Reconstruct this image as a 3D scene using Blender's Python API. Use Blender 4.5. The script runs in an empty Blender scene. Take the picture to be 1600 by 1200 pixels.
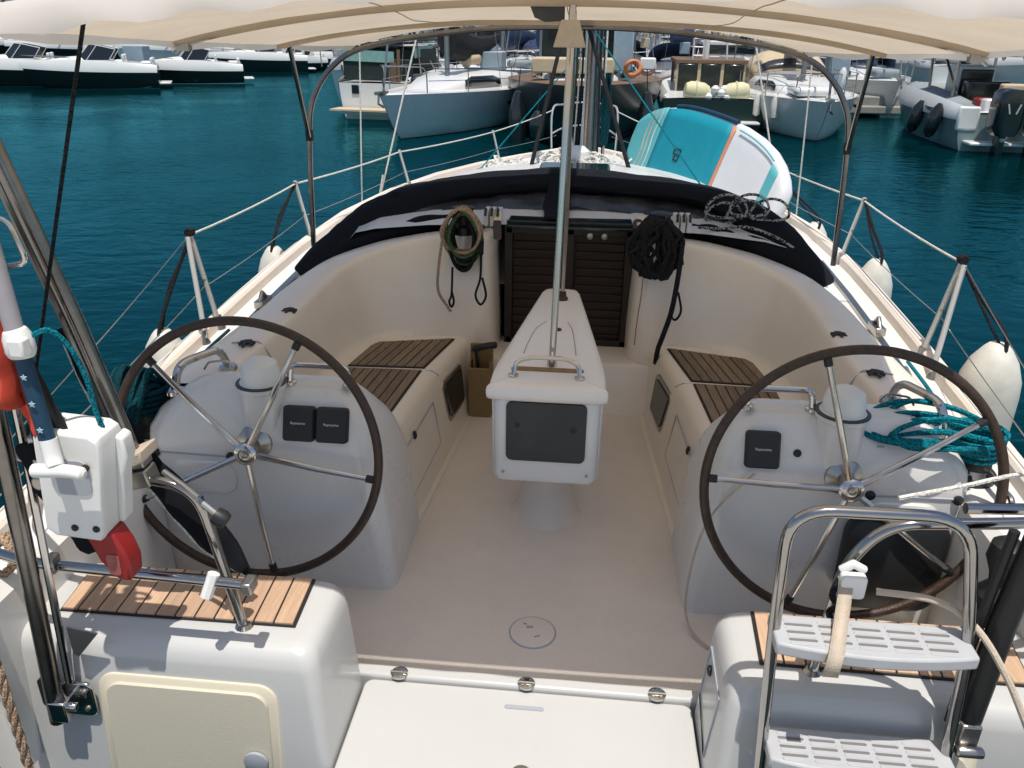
import bpy, bmesh, math, random
from mathutils import Vector, Matrix, noise
PI = math.pi
R = math.radians
rng = random.Random(7)

S = bpy.context.scene
COL = S.collection

# ------------------------------------------------------------------ camera, sky, sun, exposure
WATER_Z = -0.55
cam_d = bpy.data.cameras.new('camera')
cam = bpy.data.objects.new('camera', cam_d)
COL.objects.link(cam)
S.camera = cam
cam_d.sensor_width = 36.0
cam_d.lens = 28.04
cam_d.clip_start = 0.05
cam_d.clip_end = 3000
def cam_matrix(p, y, r):
    cy, sy, cp, sp = math.cos(y), math.sin(y), math.cos(p), math.sin(p)
    f = Vector((-sy * cp, cy * cp, -sp)); rt = Vector((cy, sy, 0)); dn = f.cross(rt)
    c, s = math.cos(r), math.sin(r)
    rt2 = rt * c - dn * s; dn2 = rt * s + dn * c
    return Matrix((rt2, -dn2, -f)).transposed().to_4x4()
cam.matrix_world = Matrix.Translation((0.1256, 0.0, 1.9429)) @ cam_matrix(R(23.758), R(5.387), R(0.737))

SUN_DIR = Vector((0.075, -0.26, 1.0)).normalized()      # towards the sun
world = bpy.data.worlds.new('World')
S.world = world
world.use_nodes = True
wn = world.node_tree
wn.nodes.clear()
sky = wn.nodes.new('ShaderNodeTexSky')
sky.sky_type = 'NISHITA'
sky.sun_disc = False
sky.air_density = 1.0
sky.dust_density = 1.6
sky.ozone_density = 1.2
sky.sun_elevation = math.asin(SUN_DIR.z)
sky.sun_rotation = math.atan2(SUN_DIR.x, SUN_DIR.y)
bg = wn.nodes.new('ShaderNodeBackground')
bg.inputs['Strength'].default_value = 0.085
wo = wn.nodes.new('ShaderNodeOutputWorld')
wn.links.new(sky.outputs[0], bg.inputs[0])
wn.links.new(bg.outputs[0], wo.inputs[0])

sun_d = bpy.data.lights.new('sun', 'SUN')
sun_d.energy = 3.3
sun_d.angle = R(0.5)
sun_d.color = (1.0, 0.95, 0.88)
sun = bpy.data.objects.new('sun', sun_d)
COL.objects.link(sun)
sun.rotation_euler = SUN_DIR.to_track_quat('Z', 'Y').to_euler()
sun.location = (0, -5, 30)

S.view_settings.view_transform = 'Standard'
S.view_settings.look = 'None'
S.view_settings.exposure = 0.48
S.view_settings.gamma = 1.0
S.view_settings.use_curve_mapping = False
S.cycles.max_bounces = 8
S.cycles.diffuse_bounces = 4
S.cycles.glossy_bounces = 4

# ------------------------------------------------------------------ materials
def new_mat(name):
    m = bpy.data.materials.new(name)
    m.use_nodes = True
    nt = m.node_tree
    return m, nt, nt.nodes['Principled BSDF']

def mat(name, col, rough=0.5, metal=0.0, var=0.0, scale=6.0, bump=0.0, bscale=60.0, coat=0.0, spec=0.5, stretch=None, col2=None, dirt=0.0):
    """plain surface with procedural colour wear and fine relief"""
    m, nt, b = new_mat(name)
    b.inputs['Base Color'].default_value = (*col, 1)
    b.inputs['Roughness'].default_value = rough
    b.inputs['Metallic'].default_value = metal
    b.inputs['Specular IOR Level'].default_value = spec
    if coat: b.inputs['Coat Weight'].default_value = coat; b.inputs['Coat Roughness'].default_value = 0.08
    tc = nt.nodes.new('ShaderNodeTexCoord')
    src = tc.outputs['Object']
    if stretch:
        mp = nt.nodes.new('ShaderNodeMapping'); mp.inputs['Scale'].default_value = stretch
        nt.links.new(src, mp.inputs['Vector']); src = mp.outputs['Vector']
    if var or col2:
        n = nt.nodes.new('ShaderNodeTexNoise'); n.inputs['Scale'].default_value = scale
        n.inputs['Detail'].default_value = 6; n.inputs['Roughness'].default_value = 0.65
        nt.links.new(src, n.inputs['Vector'])
        cr = nt.nodes.new('ShaderNodeValToRGB')
        lo = col2 if col2 else tuple(c * (1 - var) for c in col)
        cr.color_ramp.elements[0].position = 0.30; cr.color_ramp.elements[0].color = (*lo, 1)
        cr.color_ramp.elements[1].position = 0.68; cr.color_ramp.elements[1].color = (*col, 1)
        nt.links.new(n.outputs['Fac'], cr.inputs['Fac'])
        colour = cr.outputs['Color']
        if dirt:                                                     # scuffs and drip stains with a shape of their own
            for sc_, st_, lo_, k_ in ((9.0, (1, 1, .35), .60, dirt), (34.0, (1, .5, 1), .66, dirt * .8)):
                mp2 = nt.nodes.new('ShaderNodeMapping'); mp2.inputs['Scale'].default_value = st_; nt.links.new(tc.outputs['Object'], mp2.inputs['Vector'])
                nd = nt.nodes.new('ShaderNodeTexNoise'); nd.inputs['Scale'].default_value = sc_; nd.inputs['Detail'].default_value = 9; nd.inputs['Roughness'].default_value = .7
                nt.links.new(mp2.outputs[0], nd.inputs['Vector'])
                md = nt.nodes.new('ShaderNodeMapRange'); md.inputs['From Min'].default_value = lo_; md.inputs['From Max'].default_value = lo_ + .12; md.inputs['To Max'].default_value = k_
                nt.links.new(nd.outputs['Fac'], md.inputs['Value'])
                mxc = nt.nodes.new('ShaderNodeMixRGB'); mxc.inputs['Color2'].default_value = (.30, .26, .21, 1)
                nt.links.new(md.outputs[0], mxc.inputs['Fac']); nt.links.new(colour, mxc.inputs['Color1']); colour = mxc.outputs['Color']
        nt.links.new(colour, b.inputs['Base Color'])
        mr = nt.nodes.new('ShaderNodeMapRange')
        mr.inputs['To Min'].default_value = min(1, rough * 1.35); mr.inputs['To Max'].default_value = rough * 0.85
        nt.links.new(n.outputs['Fac'], mr.inputs['Value']); nt.links.new(mr.outputs['Result'], b.inputs['Roughness'])
    if bump:
        n2 = nt.nodes.new('ShaderNodeTexNoise'); n2.inputs['Scale'].default_value = bscale; n2.inputs['Detail'].default_value = 3
        nt.links.new(src, n2.inputs['Vector'])
        bp = nt.nodes.new('ShaderNodeBump'); bp.inputs['Strength'].default_value = bump; bp.inputs['Distance'].default_value = 0.01
        nt.links.new(n2.outputs['Fac'], bp.inputs['Height']); nt.links.new(bp.outputs['Normal'], b.inputs['Normal'])
    return m

def teak(name, col, dark):
    m, nt, b = new_mat(name)
    tc = nt.nodes.new('ShaderNodeTexCoord'); gi = nt.nodes.new('ShaderNodeObjectInfo')
    ad = nt.nodes.new('ShaderNodeVectorMath'); ad.operation = 'ADD'
    sc = nt.nodes.new('ShaderNodeVectorMath'); sc.operation = 'SCALE'; sc.inputs['Scale'].default_value = 37.0
    cb = nt.nodes.new('ShaderNodeCombineXYZ')
    for k in range(3): nt.links.new(gi.outputs['Random'], cb.inputs[k])
    nt.links.new(cb.outputs[0], sc.inputs[0]); nt.links.new(tc.outputs['Object'], ad.inputs[0]); nt.links.new(sc.outputs[0], ad.inputs[1])
    mp = nt.nodes.new('ShaderNodeMapping'); mp.inputs['Scale'].default_value = (60, 4, 20)
    nt.links.new(ad.outputs[0], mp.inputs['Vector'])
    n = nt.nodes.new('ShaderNodeTexNoise'); n.inputs['Scale'].default_value = 2.2; n.inputs['Detail'].default_value = 8
    nt.links.new(mp.outputs[0], n.inputs['Vector'])
    cr = nt.nodes.new('ShaderNodeValToRGB')
    cr.color_ramp.elements[0].position = .3; cr.color_ramp.elements[0].color = (*dark, 1)
    cr.color_ramp.elements[1].position = .7; cr.color_ramp.elements[1].color = (*col, 1)
    nt.links.new(n.outputs['Fac'], cr.inputs['Fac'])
    hv = nt.nodes.new('ShaderNodeHueSaturation')
    mr = nt.nodes.new('ShaderNodeMapRange'); mr.inputs['To Min'].default_value = .8; mr.inputs['To Max'].default_value = 1.18
    nt.links.new(gi.outputs['Random'], mr.inputs['Value']); nt.links.new(mr.outputs[0], hv.inputs['Value'])
    nt.links.new(cr.outputs[0], hv.inputs['Color']); nt.links.new(hv.outputs[0], b.inputs['Base Color'])
    b.inputs['Roughness'].default_value = .62
    bp = nt.nodes.new('ShaderNodeBump'); bp.inputs['Strength'].default_value = .25; bp.inputs['Distance'].default_value = .004
    nt.links.new(n.outputs['Fac'], bp.inputs['Height']); nt.links.new(bp.outputs[0], b.inputs['Normal'])
    return m

def canvas(name, col, trans=0.35, weave=900):
    m, nt, b = new_mat(name)
    out = nt.nodes['Material Output']
    tc = nt.nodes.new('ShaderNodeTexCoord')
    n = nt.nodes.new('ShaderNodeTexNoise'); n.inputs['Scale'].default_value = 3.0; n.inputs['Detail'].default_value = 5
    nt.links.new(tc.outputs['Object'], n.inputs['Vector'])
    cr = nt.nodes.new('ShaderNodeValToRGB')
    cr.color_ramp.elements[0].position = .3; cr.color_ramp.elements[0].color = (*[c * .86 for c in col], 1)
    cr.color_ramp.elements[1].position = .7; cr.color_ramp.elements[1].color = (*col, 1)
    nt.links.new(n.outputs['Fac'], cr.inputs[0]); nt.links.new(cr.outputs[0], b.inputs['Base Color'])
    b.inputs['Roughness'].default_value = .85; b.inputs['Specular IOR Level'].default_value = .2
    tr = nt.nodes.new('ShaderNodeBsdfTranslucent'); nt.links.new(cr.outputs[0], tr.inputs['Color'])
    mx = nt.nodes.new('ShaderNodeMixShader'); mx.inputs[0].default_value = trans
    nt.links.new(b.outputs[0], mx.inputs[1]); nt.links.new(tr.outputs[0], mx.inputs[2]); nt.links.new(mx.outputs[0], out.inputs['Surface'])
    n2 = nt.nodes.new('ShaderNodeTexNoise'); n2.inputs['Scale'].default_value = 5; n2.inputs['Detail'].default_value = 2
    nt.links.new(tc.outputs['Object'], n2.inputs['Vector'])
    bp = nt.nodes.new('ShaderNodeBump'); bp.inputs['Strength'].default_value = .18; bp.inputs['Distance'].default_value = .012
    nt.links.new(n2.outputs['Fac'], bp.inputs['Height']); nt.links.new(bp.outputs[0], b.inputs['Normal']); nt.links.new(bp.outputs[0], tr.inputs['Normal'])
    return m

def rope_mat(name, c1, c2, scale=120):
    m, nt, b = new_mat(name)
    tc = nt.nodes.new('ShaderNodeTexCoord')
    w = nt.nodes.new('ShaderNodeTexVoronoi'); w.inputs['Scale'].default_value = scale
    nt.links.new(tc.outputs['Object'], w.inputs['Vector'])
    cr = nt.nodes.new('ShaderNodeValToRGB')
    cr.color_ramp.elements[0].position = .35; cr.color_ramp.elements[0].color = (*c1, 1)
    cr.color_ramp.elements[1].position = .6; cr.color_ramp.elements[1].color = (*c2, 1)
    nt.links.new(w.outputs['Distance'], cr.inputs[0]); nt.links.new(cr.outputs[0], b.inputs['Base Color'])
    b.inputs['Roughness'].default_value = .9; b.inputs['Specular IOR Level'].default_value = .2
    bp = nt.nodes.new('ShaderNodeBump'); bp.inputs['Strength'].default_value = .7; bp.inputs['Distance'].default_value = .003
    nt.links.new(w.outputs['Distance'], bp.inputs['Height']); nt.links.new(bp.outputs[0], b.inputs['Normal'])
    return m

M = {}
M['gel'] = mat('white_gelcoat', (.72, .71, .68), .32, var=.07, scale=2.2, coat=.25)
M['gel_aft'] = mat('stern_gelcoat', (.50, .50, .485), .30, var=.05, scale=1.6, coat=.35, dirt=.10)  # white gelcoat set greyer than the deck to keep the stern from overexposing
M['nonskid'] = mat('cream_nonskid_deck', (.77, .68, .59), .55, var=.10, scale=2.3, bump=.35, bscale=260, dirt=.16)
M['coam'] = mat('cream_coaming_gelcoat', (.82, .73, .615), .3, var=.08, scale=2.0, coat=.35, dirt=.08)
M['leaf'] = mat('warm_white_table_leaf', (.90, .84, .78), .32, var=.05, scale=2.5, coat=.3, dirt=.06)
M['table'] = mat('white_table_gelcoat', (.86, .85, .82), .30, var=.06, scale=2.5, coat=.35, dirt=.08)
M['pod'] = mat('cool_white_pod_gelcoat', (.68, .665, .64), .26, var=.06, scale=2.5, coat=.4, dirt=.10)
M['panel'] = mat('cream_locker_panel', (.54, .50, .395), .5, var=.05, scale=3, bump=.15, bscale=300)
M['panel_rim'] = mat('cream_panel_rim', (.66, .60, .46), .4, var=.04)
M['pale_quay'] = mat('pale_quay_paving', (.52, .49, .44), .85, var=.25, scale=1.5, bump=.3, bscale=20)
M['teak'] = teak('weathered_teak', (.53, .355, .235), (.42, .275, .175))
M['teak_seat'] = teak('shaded_seat_teak', (.23, .16, .098), (.13, .088, .052))  # darker copy of the teak, bimini shade put into the colour
M['caulk'] = mat('black_caulk', (.012, .010, .009), .7)
M['chrome'] = mat('polished_stainless', (.62, .61, .59), .13, 1.0, var=.15, scale=9)
M['steel'] = mat('brushed_stainless', (.45, .43, .40), .28, 1.0, var=.2, scale=14)
M['dark_refl_steel'] = mat('reflection_darkened_stainless', (.27, .255, .24), .2, 1.0, var=.3, scale=12)  # reflection of dark surroundings put into the metal colour
M['white_metal'] = mat('whitened_stanchion_steel', (.62, .60, .56), .35, .6)
M['rim'] = mat('dark_leather_rim', (.052, .028, .016), .42, var=.5, scale=40, bump=.3, bscale=180)
M['black'] = mat('black_plastic', (.010, .011, .012), .45, var=.2)
M['cover'] = mat('charcoal_instrument_cover', (.014, .016, .017), .55, bump=.15, bscale=400)
M['screen'] = mat('smoked_screen_cover', (.030, .034, .036), .38, var=.3, scale=5)
M['glass'] = mat('dark_glass', (.010, .014, .016), .08, spec=.6)
M['greenglass'] = mat('smoked_acrylic_hatch', (.006, .018, .018), .1, spec=.6)
M['lou'] = mat('dark_varnished_wood', (.024, .011, .0055), .45, var=.5, scale=10, stretch=(2, 2, 30))
M['wood'] = mat('plywood', (.30, .19, .075), .6, var=.35, scale=12, stretch=(3, 3, 30))
M['navy'] = canvas('navy_canvas', (.006, .007, .0105), .02)
M['vinyl'] = mat('grey_clear_vinyl', (.050, .051, .056), .25, var=.5, scale=7, bump=.5, bscale=9, spec=.6)
M['cream'] = canvas('cream_canvas', (.64, .545, .42), .52)
M['valence'] = canvas('pale_valence', (.80, .735, .67), .3)  # paler than the canopy cream
M['fender'] = mat('white_vinyl_fender', (.68, .66, .58), .45, var=.30, scale=5)
M['rope_black'] = rope_mat('black_rope', (.006, .006, .007), (.02, .02, .022), 160)
M['rope_teal'] = rope_mat('teal_rope', (.0, .06, .085), (.0, .19, .24), 170)
M['rope_navy'] = rope_mat('dark_teal_rope', (.0, .018, .026), (.0, .045, .06), 150)
M['rope_beige'] = rope_mat('beige_rope', (.20, .12, .075), (.42, .31, .21), 170)
M['rope_green'] = rope_mat('green_flecked_rope', (.012, .04, .02), (.08, .12, .06), 170)
M['rope_white'] = rope_mat('white_rope', (.45, .44, .40), (.7, .68, .62), 150)
M['cyan'] = mat('cyan_foam_pad', (.0, .27, .36), .55, var=.15, scale=4, bump=.2, bscale=200)
M['mint'] = mat('mint_board', (.10, .42, .46), .4, var=.1)
M['boardwhite'] = mat('white_board', (.66, .68, .70), .4, var=.06)
M['orange'] = mat('orange_line', (.62, .26, .16), .5)
M['red'] = mat('faded_red_cloth', (.55, .055, .025), .7, var=.3, scale=6)
M['darkred'] = mat('dark_red_plastic', (.30, .012, .012), .45, var=.35, scale=8)
M['bluecloth'] = mat('blue_starred_sleeve', (.003, .045, .095), .6, var=.3, scale=9)
M['whiteplastic'] = mat('white_plastic', (.74, .74, .71), .35, var=.06, scale=4)
M['recess'] = mat('grey_recess', (.33, .35, .38), .5)
M['slot'] = mat('dark_tread_slot', (.17, .155, .15), .7)
M['ladder'] = mat('ladder_stainless', (.42, .41, .40), .10, 1.0, var=.15, scale=9)  # metal colour darkened to stand for the dark surroundings it mirrors
M['greyplastic'] = mat('grey_plastic_step', (.44, .45, .46), .5, var=.12, scale=12)
M['strap'] = mat('beige_webbing', (.55, .46, .36), .85, var=.15, scale=30, bump=.4, bscale=300)
M['anod'] = mat('grey_anodised_spar', (.22, .24, .25), .35, .5, var=.15)
M['padeye'] = mat('dull_dark_fitting', (.035, .035, .045), .5, .3)
M['greyshaft'] = mat('grey_lilac_shaft', (.36, .34, .36), .4, var=.15)
M['starprint'] = mat('pale_star_print', (.32, .48, .55), .6)
M['lilac'] = mat('printed_white', (.62, .62, .62), .6)
# ------------------------------------------------------------------ mesh helpers
class MB:
    """collects simple shapes; build() links them as one mesh object"""
    def __init__(s): s.v = []; s.f = []; s.mi = []; s.cur = 0
    def add(s, vs, fs):
        o = len(s.v); s.v += [tuple(v) for v in vs]
        s.f += [tuple(i + o for i in f) for f in fs]; s.mi += [s.cur] * len(fs)
        return s
    def box(s, c, d, rot=None):
        hx, hy, hz = d[0] / 2, d[1] / 2, d[2] / 2
        vs = [Vector((x * hx, y * hy, z * hz)) for z in (-1, 1) for y in (-1, 1) for x in (-1, 1)]
        if rot is not None: vs = [rot @ v for v in vs]
        c = Vector(c)
        return s.add([v + c for v in vs], [(0, 2, 3, 1), (4, 5, 7, 6), (0, 1, 5, 4), (2, 6, 7, 3), (0, 4, 6, 2), (1, 3, 7, 5)])
    def loft(s, secs, closed=True, caps=True, loop=False):
        n = len(secs[0]); vs = [p for q in secs for p in q]; fs = []
        m = len(secs); rr = m if loop else m - 1
        for i in range(rr):
            a, b = i * n, ((i + 1) % m) * n
            for j in range(n if closed else n - 1):
                k = (j + 1) % n
                fs.append((a + j, a + k, b + k, b + j))
        if caps and not loop and closed:
            fs.append(tuple(range(n - 1, -1, -1))); fs.append(tuple((m - 1) * n + j for j in range(n)))
        return s.add(vs, fs)
    def tube(s, pts, r, seg=8, caps=True, loop=False):
        P = [Vector(p) for p in pts]; n = len(P)
        rad = r if isinstance(r, (list, tuple)) else [r] * n
        T = []
        for i in range(n):
            a = P[i - 1] if (i > 0 or loop) else P[i]; b = P[(i + 1) % n] if (i < n - 1 or loop) else P[i]
            t = (b - a); T.append(t.normalized() if t.length > 1e-9 else Vector((0, 0, 1)))
        up = Vector((0, 0, 1)) if abs(T[0].z) < .9 else Vector((0, 1, 0))
        nrm = (up - T[0] * up.dot(T[0])).normalized(); secs = []
        for i in range(n):
            nrm = (nrm - T[i] * nrm.dot(T[i])); nrm = nrm.normalized() if nrm.length > 1e-6 else Vector((1, 0, 0))
            bn = T[i].cross(nrm)
            secs.append([P[i] + (nrm * math.cos(2 * PI * k / seg) + bn * math.sin(2 * PI * k / seg)) * rad[i] for k in range(seg)])
        return s.loft(secs, True, caps, loop)
    def lathe(s, prof, c=(0, 0, 0), seg=20, axis=None):
        c = Vector(c); q = Vector((0, 0, 1)).rotation_difference(Vector(axis)) if axis is not None else None
        secs = []
        for (r, z) in prof:
            ring = []
            for k in range(seg):
                v = Vector((r * math.cos(2 * PI * k / seg), r * math.sin(2 * PI * k / seg), z))
                if q: v = q @ v
                ring.append(v + c)
            secs.append(ring)
        return s.loft(secs, True, True)
    def prism(s, poly, z0, z1):
        n = len(poly)
        return s.add([(x, y, z0) for x, y in poly] + [(x, y, z1) for x, y in poly],
                     [tuple(range(n - 1, -1, -1)), tuple(range(n, 2 * n))] + [(i, (i + 1) % n, n + (i + 1) % n, n + i) for i in range(n)])
    def grid(s, rows):
        return s.loft(rows, False, False)
    def mirror(s):
        """append the mirror image in X of all collected so far"""
        o = len(s.v); s.v += [(-x, y, z) for x, y, z in s.v]
        s.f += [tuple(i + o for i in reversed(f)) for f in s.f]; s.mi += list(s.mi)
        return s

WORLD = {}
def obj(name, mb, m, parent=None, smooth=True, ang=35, bevel=0, seg=2, solid=0, local=False):
    me = bpy.data.meshes.new(name)
    me.from_pydata(mb.v, [], mb.f)
    for mm in (m if isinstance(m, (list, tuple)) else [m]): me.materials.append(mm)
    if any(mb.mi): me.polygons.foreach_set('material_index', mb.mi)
    b = bmesh.new(); b.from_mesh(me); bmesh.ops.recalc_face_normals(b, faces=b.faces); b.to_mesh(me); b.free()
    if smooth: me.shade_smooth(); me.set_sharp_from_angle(angle=R(ang))
    me.update()
    o = bpy.data.objects.new(name, me); COL.objects.link(o)
    if solid:
        so = o.modifiers.new('thickness', 'SOLIDIFY'); so.thickness = solid; so.offset = 0
    if bevel:
        bv = o.modifiers.new('edge', 'BEVEL'); bv.width = bevel; bv.segments = seg; bv.limit_method = 'ANGLE'; bv.angle_limit = R(32)
    if parent is not None:
        o.parent = parent
        if not local and parent.name in WORLD: o.matrix_parent_inverse = WORLD[parent.name].inverted()
    WORLD[o.name] = Matrix.Identity(4)
    return o
def tag(o, label=None, cat=None, group=None, kind=None):
    if label: o['label'] = label
    if cat: o['category'] = cat
    if group: o['group'] = group
    if kind: o['kind'] = kind
    return o
def thing(name, label, cat, loc=(0, 0, 0), rz=0, group=None):
    o = bpy.data.objects.new(name, None); COL.objects.link(o); o.empty_display_size = .2
    o.location = loc; o.rotation_euler = (0, 0, rz)
    WORLD[o.name] = Matrix.Translation(loc) @ Matrix.Rotation(rz, 4, 'Z')
    return tag(o, label, cat, group)
def single(name, mb, m, label, cat, group=None, **k):
    """a thing that is one mesh: origin moved to its base"""
    xs = [v[0] for v in mb.v]; ys = [v[1] for v in mb.v]; zs = [v[2] for v in mb.v]
    c = ((min(xs) + max(xs)) / 2, (min(ys) + max(ys)) / 2, min(zs))
    mb.v = [(x - c[0], y - c[1], z - c[2]) for x, y, z in mb.v]
    o = obj(name, mb, m, None, **k); o.location = c
    WORLD[o.name] = Matrix.Translation(c)
    return tag(o, label, cat, group)
def copy_tree(o, parent=None):
    c = o.copy(); COL.objects.link(c)
    if parent is not None: c.parent = parent
    for ch in list(o.children): copy_tree(ch, c)
    return c

def fillet(pts, r, n=6, loop=False):
    """round the corners of a polyline"""
    P = [Vector(p) for p in pts]; out = []; m = len(P)
    for i in range(m):
        if not loop and (i == 0 or i == m - 1): out.append(P[i]); continue
        a, b, c = P[i - 1], P[i], P[(i + 1) % m]
        d1, d2 = (a - b), (c - b); l = min(r, d1.length * .48, d2.length * .48)
        p0, p1 = b + d1.normalized() * l, b + d2.normalized() * l
        for k in range(n + 1):
            t = k / n; out.append(p0 * (1 - t) ** 2 + b * 2 * t * (1 - t) + p1 * t * t)
    return out
def smooth_path(pts, n=6, loop=False):
    """Catmull-Rom through the points"""
    P = [Vector(p) for p in pts]; m = len(P); out = []
    for i in range(m if loop else m - 1):
        if loop: p0, p1, p2, p3 = P[i - 1], P[i], P[(i + 1) % m], P[(i + 2) % m]
        else: p0, p1, p2, p3 = P[max(i - 1, 0)], P[i], P[i + 1], P[min(i + 2, m - 1)]
        for k in range(n):
            t = k / n
            out.append(.5 * ((2 * p1) + (p2 - p0) * t + (2 * p0 - 5 * p1 + 4 * p2 - p3) * t * t + (3 * p1 - p0 - 3 * p2 + p3) * t ** 3))
    if not loop: out.append(P[-1])
    return out
def rrect(x0, x1, y0, y1, r, n=5):
    """rounded rectangle outline in XY"""
    out = []
    r = min(r, (x1 - x0) * .49, (y1 - y0) * .49)
    for cx, cy, a in ((x1 - r, y1 - r, 0), (x0 + r, y1 - r, 90), (x0 + r, y0 + r, 180), (x1 - r, y0 + r, 270)):
        for k in range(n + 1):
            t = R(a + 90 * k / n); out.append((cx + r * math.cos(t), cy + r * math.sin(t)))
    return out
def interp(tab, x):
    if x <= tab[0][0]: return tab[0][1]
    for (a, b), (c, d) in zip(tab, tab[1:]):
        if x <= c:
            t = (x - a) / (c - a); return b + (d - b) * t
    return tab[-1][1]
def sinterp(tab, x):
    """smooth interpolation of a table"""
    if x <= tab[0][0]: return tab[0][1]
    for i, ((a, b), (c, d)) in enumerate(zip(tab, tab[1:])):
        if x <= c:
            t = (x - a) / (c - a)
            pb = tab[i - 1] if i else (a, b); nd = tab[i + 2] if i + 2 < len(tab) else (c, d)
            m1 = (d - pb[1]) / max(c - pb[0], 1e-6) * (c - a); m2 = (nd[1] - b) / max(nd[0] - a, 1e-6) * (c - a)
            return (2 * t**3 - 3 * t**2 + 1) * b + (t**3 - 2 * t**2 + t) * m1 + (-2 * t**3 + 3 * t**2) * d + (t**3 - t**2) * m2
    return tab[-1][1]
def clip_half(poly, a, b, c):
    """keep the part of a polygon where a*x+b*y<=c"""
    out = []
    for i in range(len(poly)):
        p, q = poly[i], poly[(i + 1) % len(poly)]
        dp, dq = a * p[0] + b * p[1] - c, a * q[0] + b * q[1] - c
        if dp <= 0: out.append(p)
        if dp * dq < 0:
            t = dp / (dp - dq); out.append((p[0] + (q[0] - p[0]) * t, p[1] + (q[1] - p[1]) * t))
    return out
def text_mesh(name, body, size, m, parent, mtx, extrude=.0006):
    cu = bpy.data.curves.new(name, 'FONT'); cu.body = body; cu.size = size; cu.extrude = extrude
    cu.align_x = 'CENTER'; cu.align_y = 'CENTER'; cu.resolution_u = 2
    t = bpy.data.objects.new(name + '_curve', cu); COL.objects.link(t)
    dg = bpy.context.evaluated_depsgraph_get()
    me = bpy.data.meshes.new_from_object(t.evaluated_get(dg))
    bpy.data.objects.remove(t); me.name = name
    me.transform(mtx); me.materials.clear(); me.materials.append(m)
    o = bpy.data.objects.new(name, me); COL.objects.link(o); o.parent = parent
    if parent.name in WORLD: o.matrix_parent_inverse = WORLD[parent.name].inverted()
    WORLD[o.name] = Matrix.Identity(4)
    return o
# ------------------------------------------------------------------ the yacht: mouldings
yacht = thing('sailing_yacht', 'white yacht with two dark helm wheels under a cream bimini, its cockpit filling the foreground', 'sailing yacht', (0, 5, WATER_Z))
HB = [(1.2, 1.50), (1.6, 1.56), (2.5, 1.645), (3.5, 1.72), (4.5, 1.775), (5.5, 1.79), (6.5, 1.72), (8, 1.42), (9.5, .95), (10.7, .46), (11.6, .03)]
ZD = [(1.2, .55), (3.5, .575), (5, .60), (6.5, .615), (8, .60), (9.5, .55), (11.6, .46)]
hb = lambda y: sinterp(HB, y)
zd = lambda y: sinterp(ZD, y)
def part(name, mb, m, parent=None, **k): return obj(name, mb, m, parent or yacht, **k)

# hull
h = MB(); ys = [1.5, 1.8, 2.4, 3, 3.6, 4.2, 5, 6, 7, 8, 9, 10, 10.8, 11.4, 11.62]
h.loft([[(-hb(y), y, zd(y) + .02), (-hb(y) * .985, y, .2), (-hb(y) * .90, y + (.0 if y < 10 else -.05), -.35), (-hb(y) * .55, y - (.0 if y < 10 else .25), -.75), (0, y - (.0 if y < 10 else .45), -.95),
         (hb(y) * .55, y - (.0 if y < 10 else .25), -.75), (hb(y) * .90, y + (.0 if y < 10 else -.05), -.35), (hb(y) * .985, y, .2), (hb(y), y, zd(y) + .02)] for y in ys], closed=False)
part('hull', h, M['gel'])
# side decks with the well behind the helms, foredeck
for s in (-1, 1):
    d = MB(); rows = []
    for y in [1.5, 1.8, 2.1, 2.4, 2.7, 3.0, 3.4, 3.8, 4.2, 4.44]:
        xi = 1.40
        rows.append([(s * xi, y, -.02), (s * xi, y, zd(y) - .03), (s * (xi + .03), y, zd(y)), (s * (hb(y) - .10), y, zd(y) + .006), (s * (hb(y) - .002), y, zd(y) + .004)])
    d.grid(rows); part('side_deck', d, M['gel'])
d = MB(); rows = []
for y in [4.42, 5, 6, 7, 8, 9, 10, 11, 11.6]:
    b = hb(y) - .002; rows.append([(x * b, y, zd(y) + .03 * (1 - abs(x)) + .003) for x in (-1, -.7, -.35, 0, .35, .7, 1)])
d.grid(rows); part('foredeck', d, M['gel'])
for s in (-1, 1):
    t = MB(); rows = []
    for y in [1.5, 2, 2.5, 3, 3.5, 4, 4.5, 5, 6, 7, 8, 9, 10, 11, 11.55]:
        b = hb(y); z = zd(y)
        rows.append([(s * (b - .055), y, z + .002), (s * (b - .05), y, z + .05), (s * (b - .038), y, z + .062), (s * (b + .0), y, z + .062), (s * (b + .014), y, z + .045), (s * (b + .014), y, z - .02)])
    t.grid(rows); part('toe_rail', t, M['nonskid'])
    # genoa track with car on the side deck
    tr = MB(); tr.loft([[(s * (hb(y) - dx), y, zd(y) + dz) for dx, dz in ((.19, .004), (.19, .022), (.155, .022), (.155, .004))] for y in [2.6, 3, 3.5, 4, 4.5, 5.2]])
    part('genoa_track', tr, M['steel'])
    tc = MB(); tc.box((s * (hb(3.9) - .172), 3.9, zd(3.9) + .04), (.05, .13, .04)); tc.tube([(s * (hb(3.9) - .172), 3.85, zd(3.9) + .05), (s * (hb(3.9) - .172), 3.9, zd(3.9) + .095), (s * (hb(3.9) - .172), 3.95, zd(3.9) + .05)], .012)
    part('track_car', tc, M['steel'], bevel=.006)

# cockpit floor (sole) and threshold
f = MB(); f.loft([[(-1.42, y, 0), (-.7, y, 0), (0, y, 0.004), (.7, y, 0), (1.42, y, 0)] for y in (1.97, 2.4, 2.8, 3.3, 3.8, 4.14)], closed=False)
part('cockpit_floor', f, M['nonskid'])
f = MB(); f.box((0, 1.975, -.02), (1.14, .05, .085)); part('threshold', f, M['gel_aft'], bevel=.012, seg=3)
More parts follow.
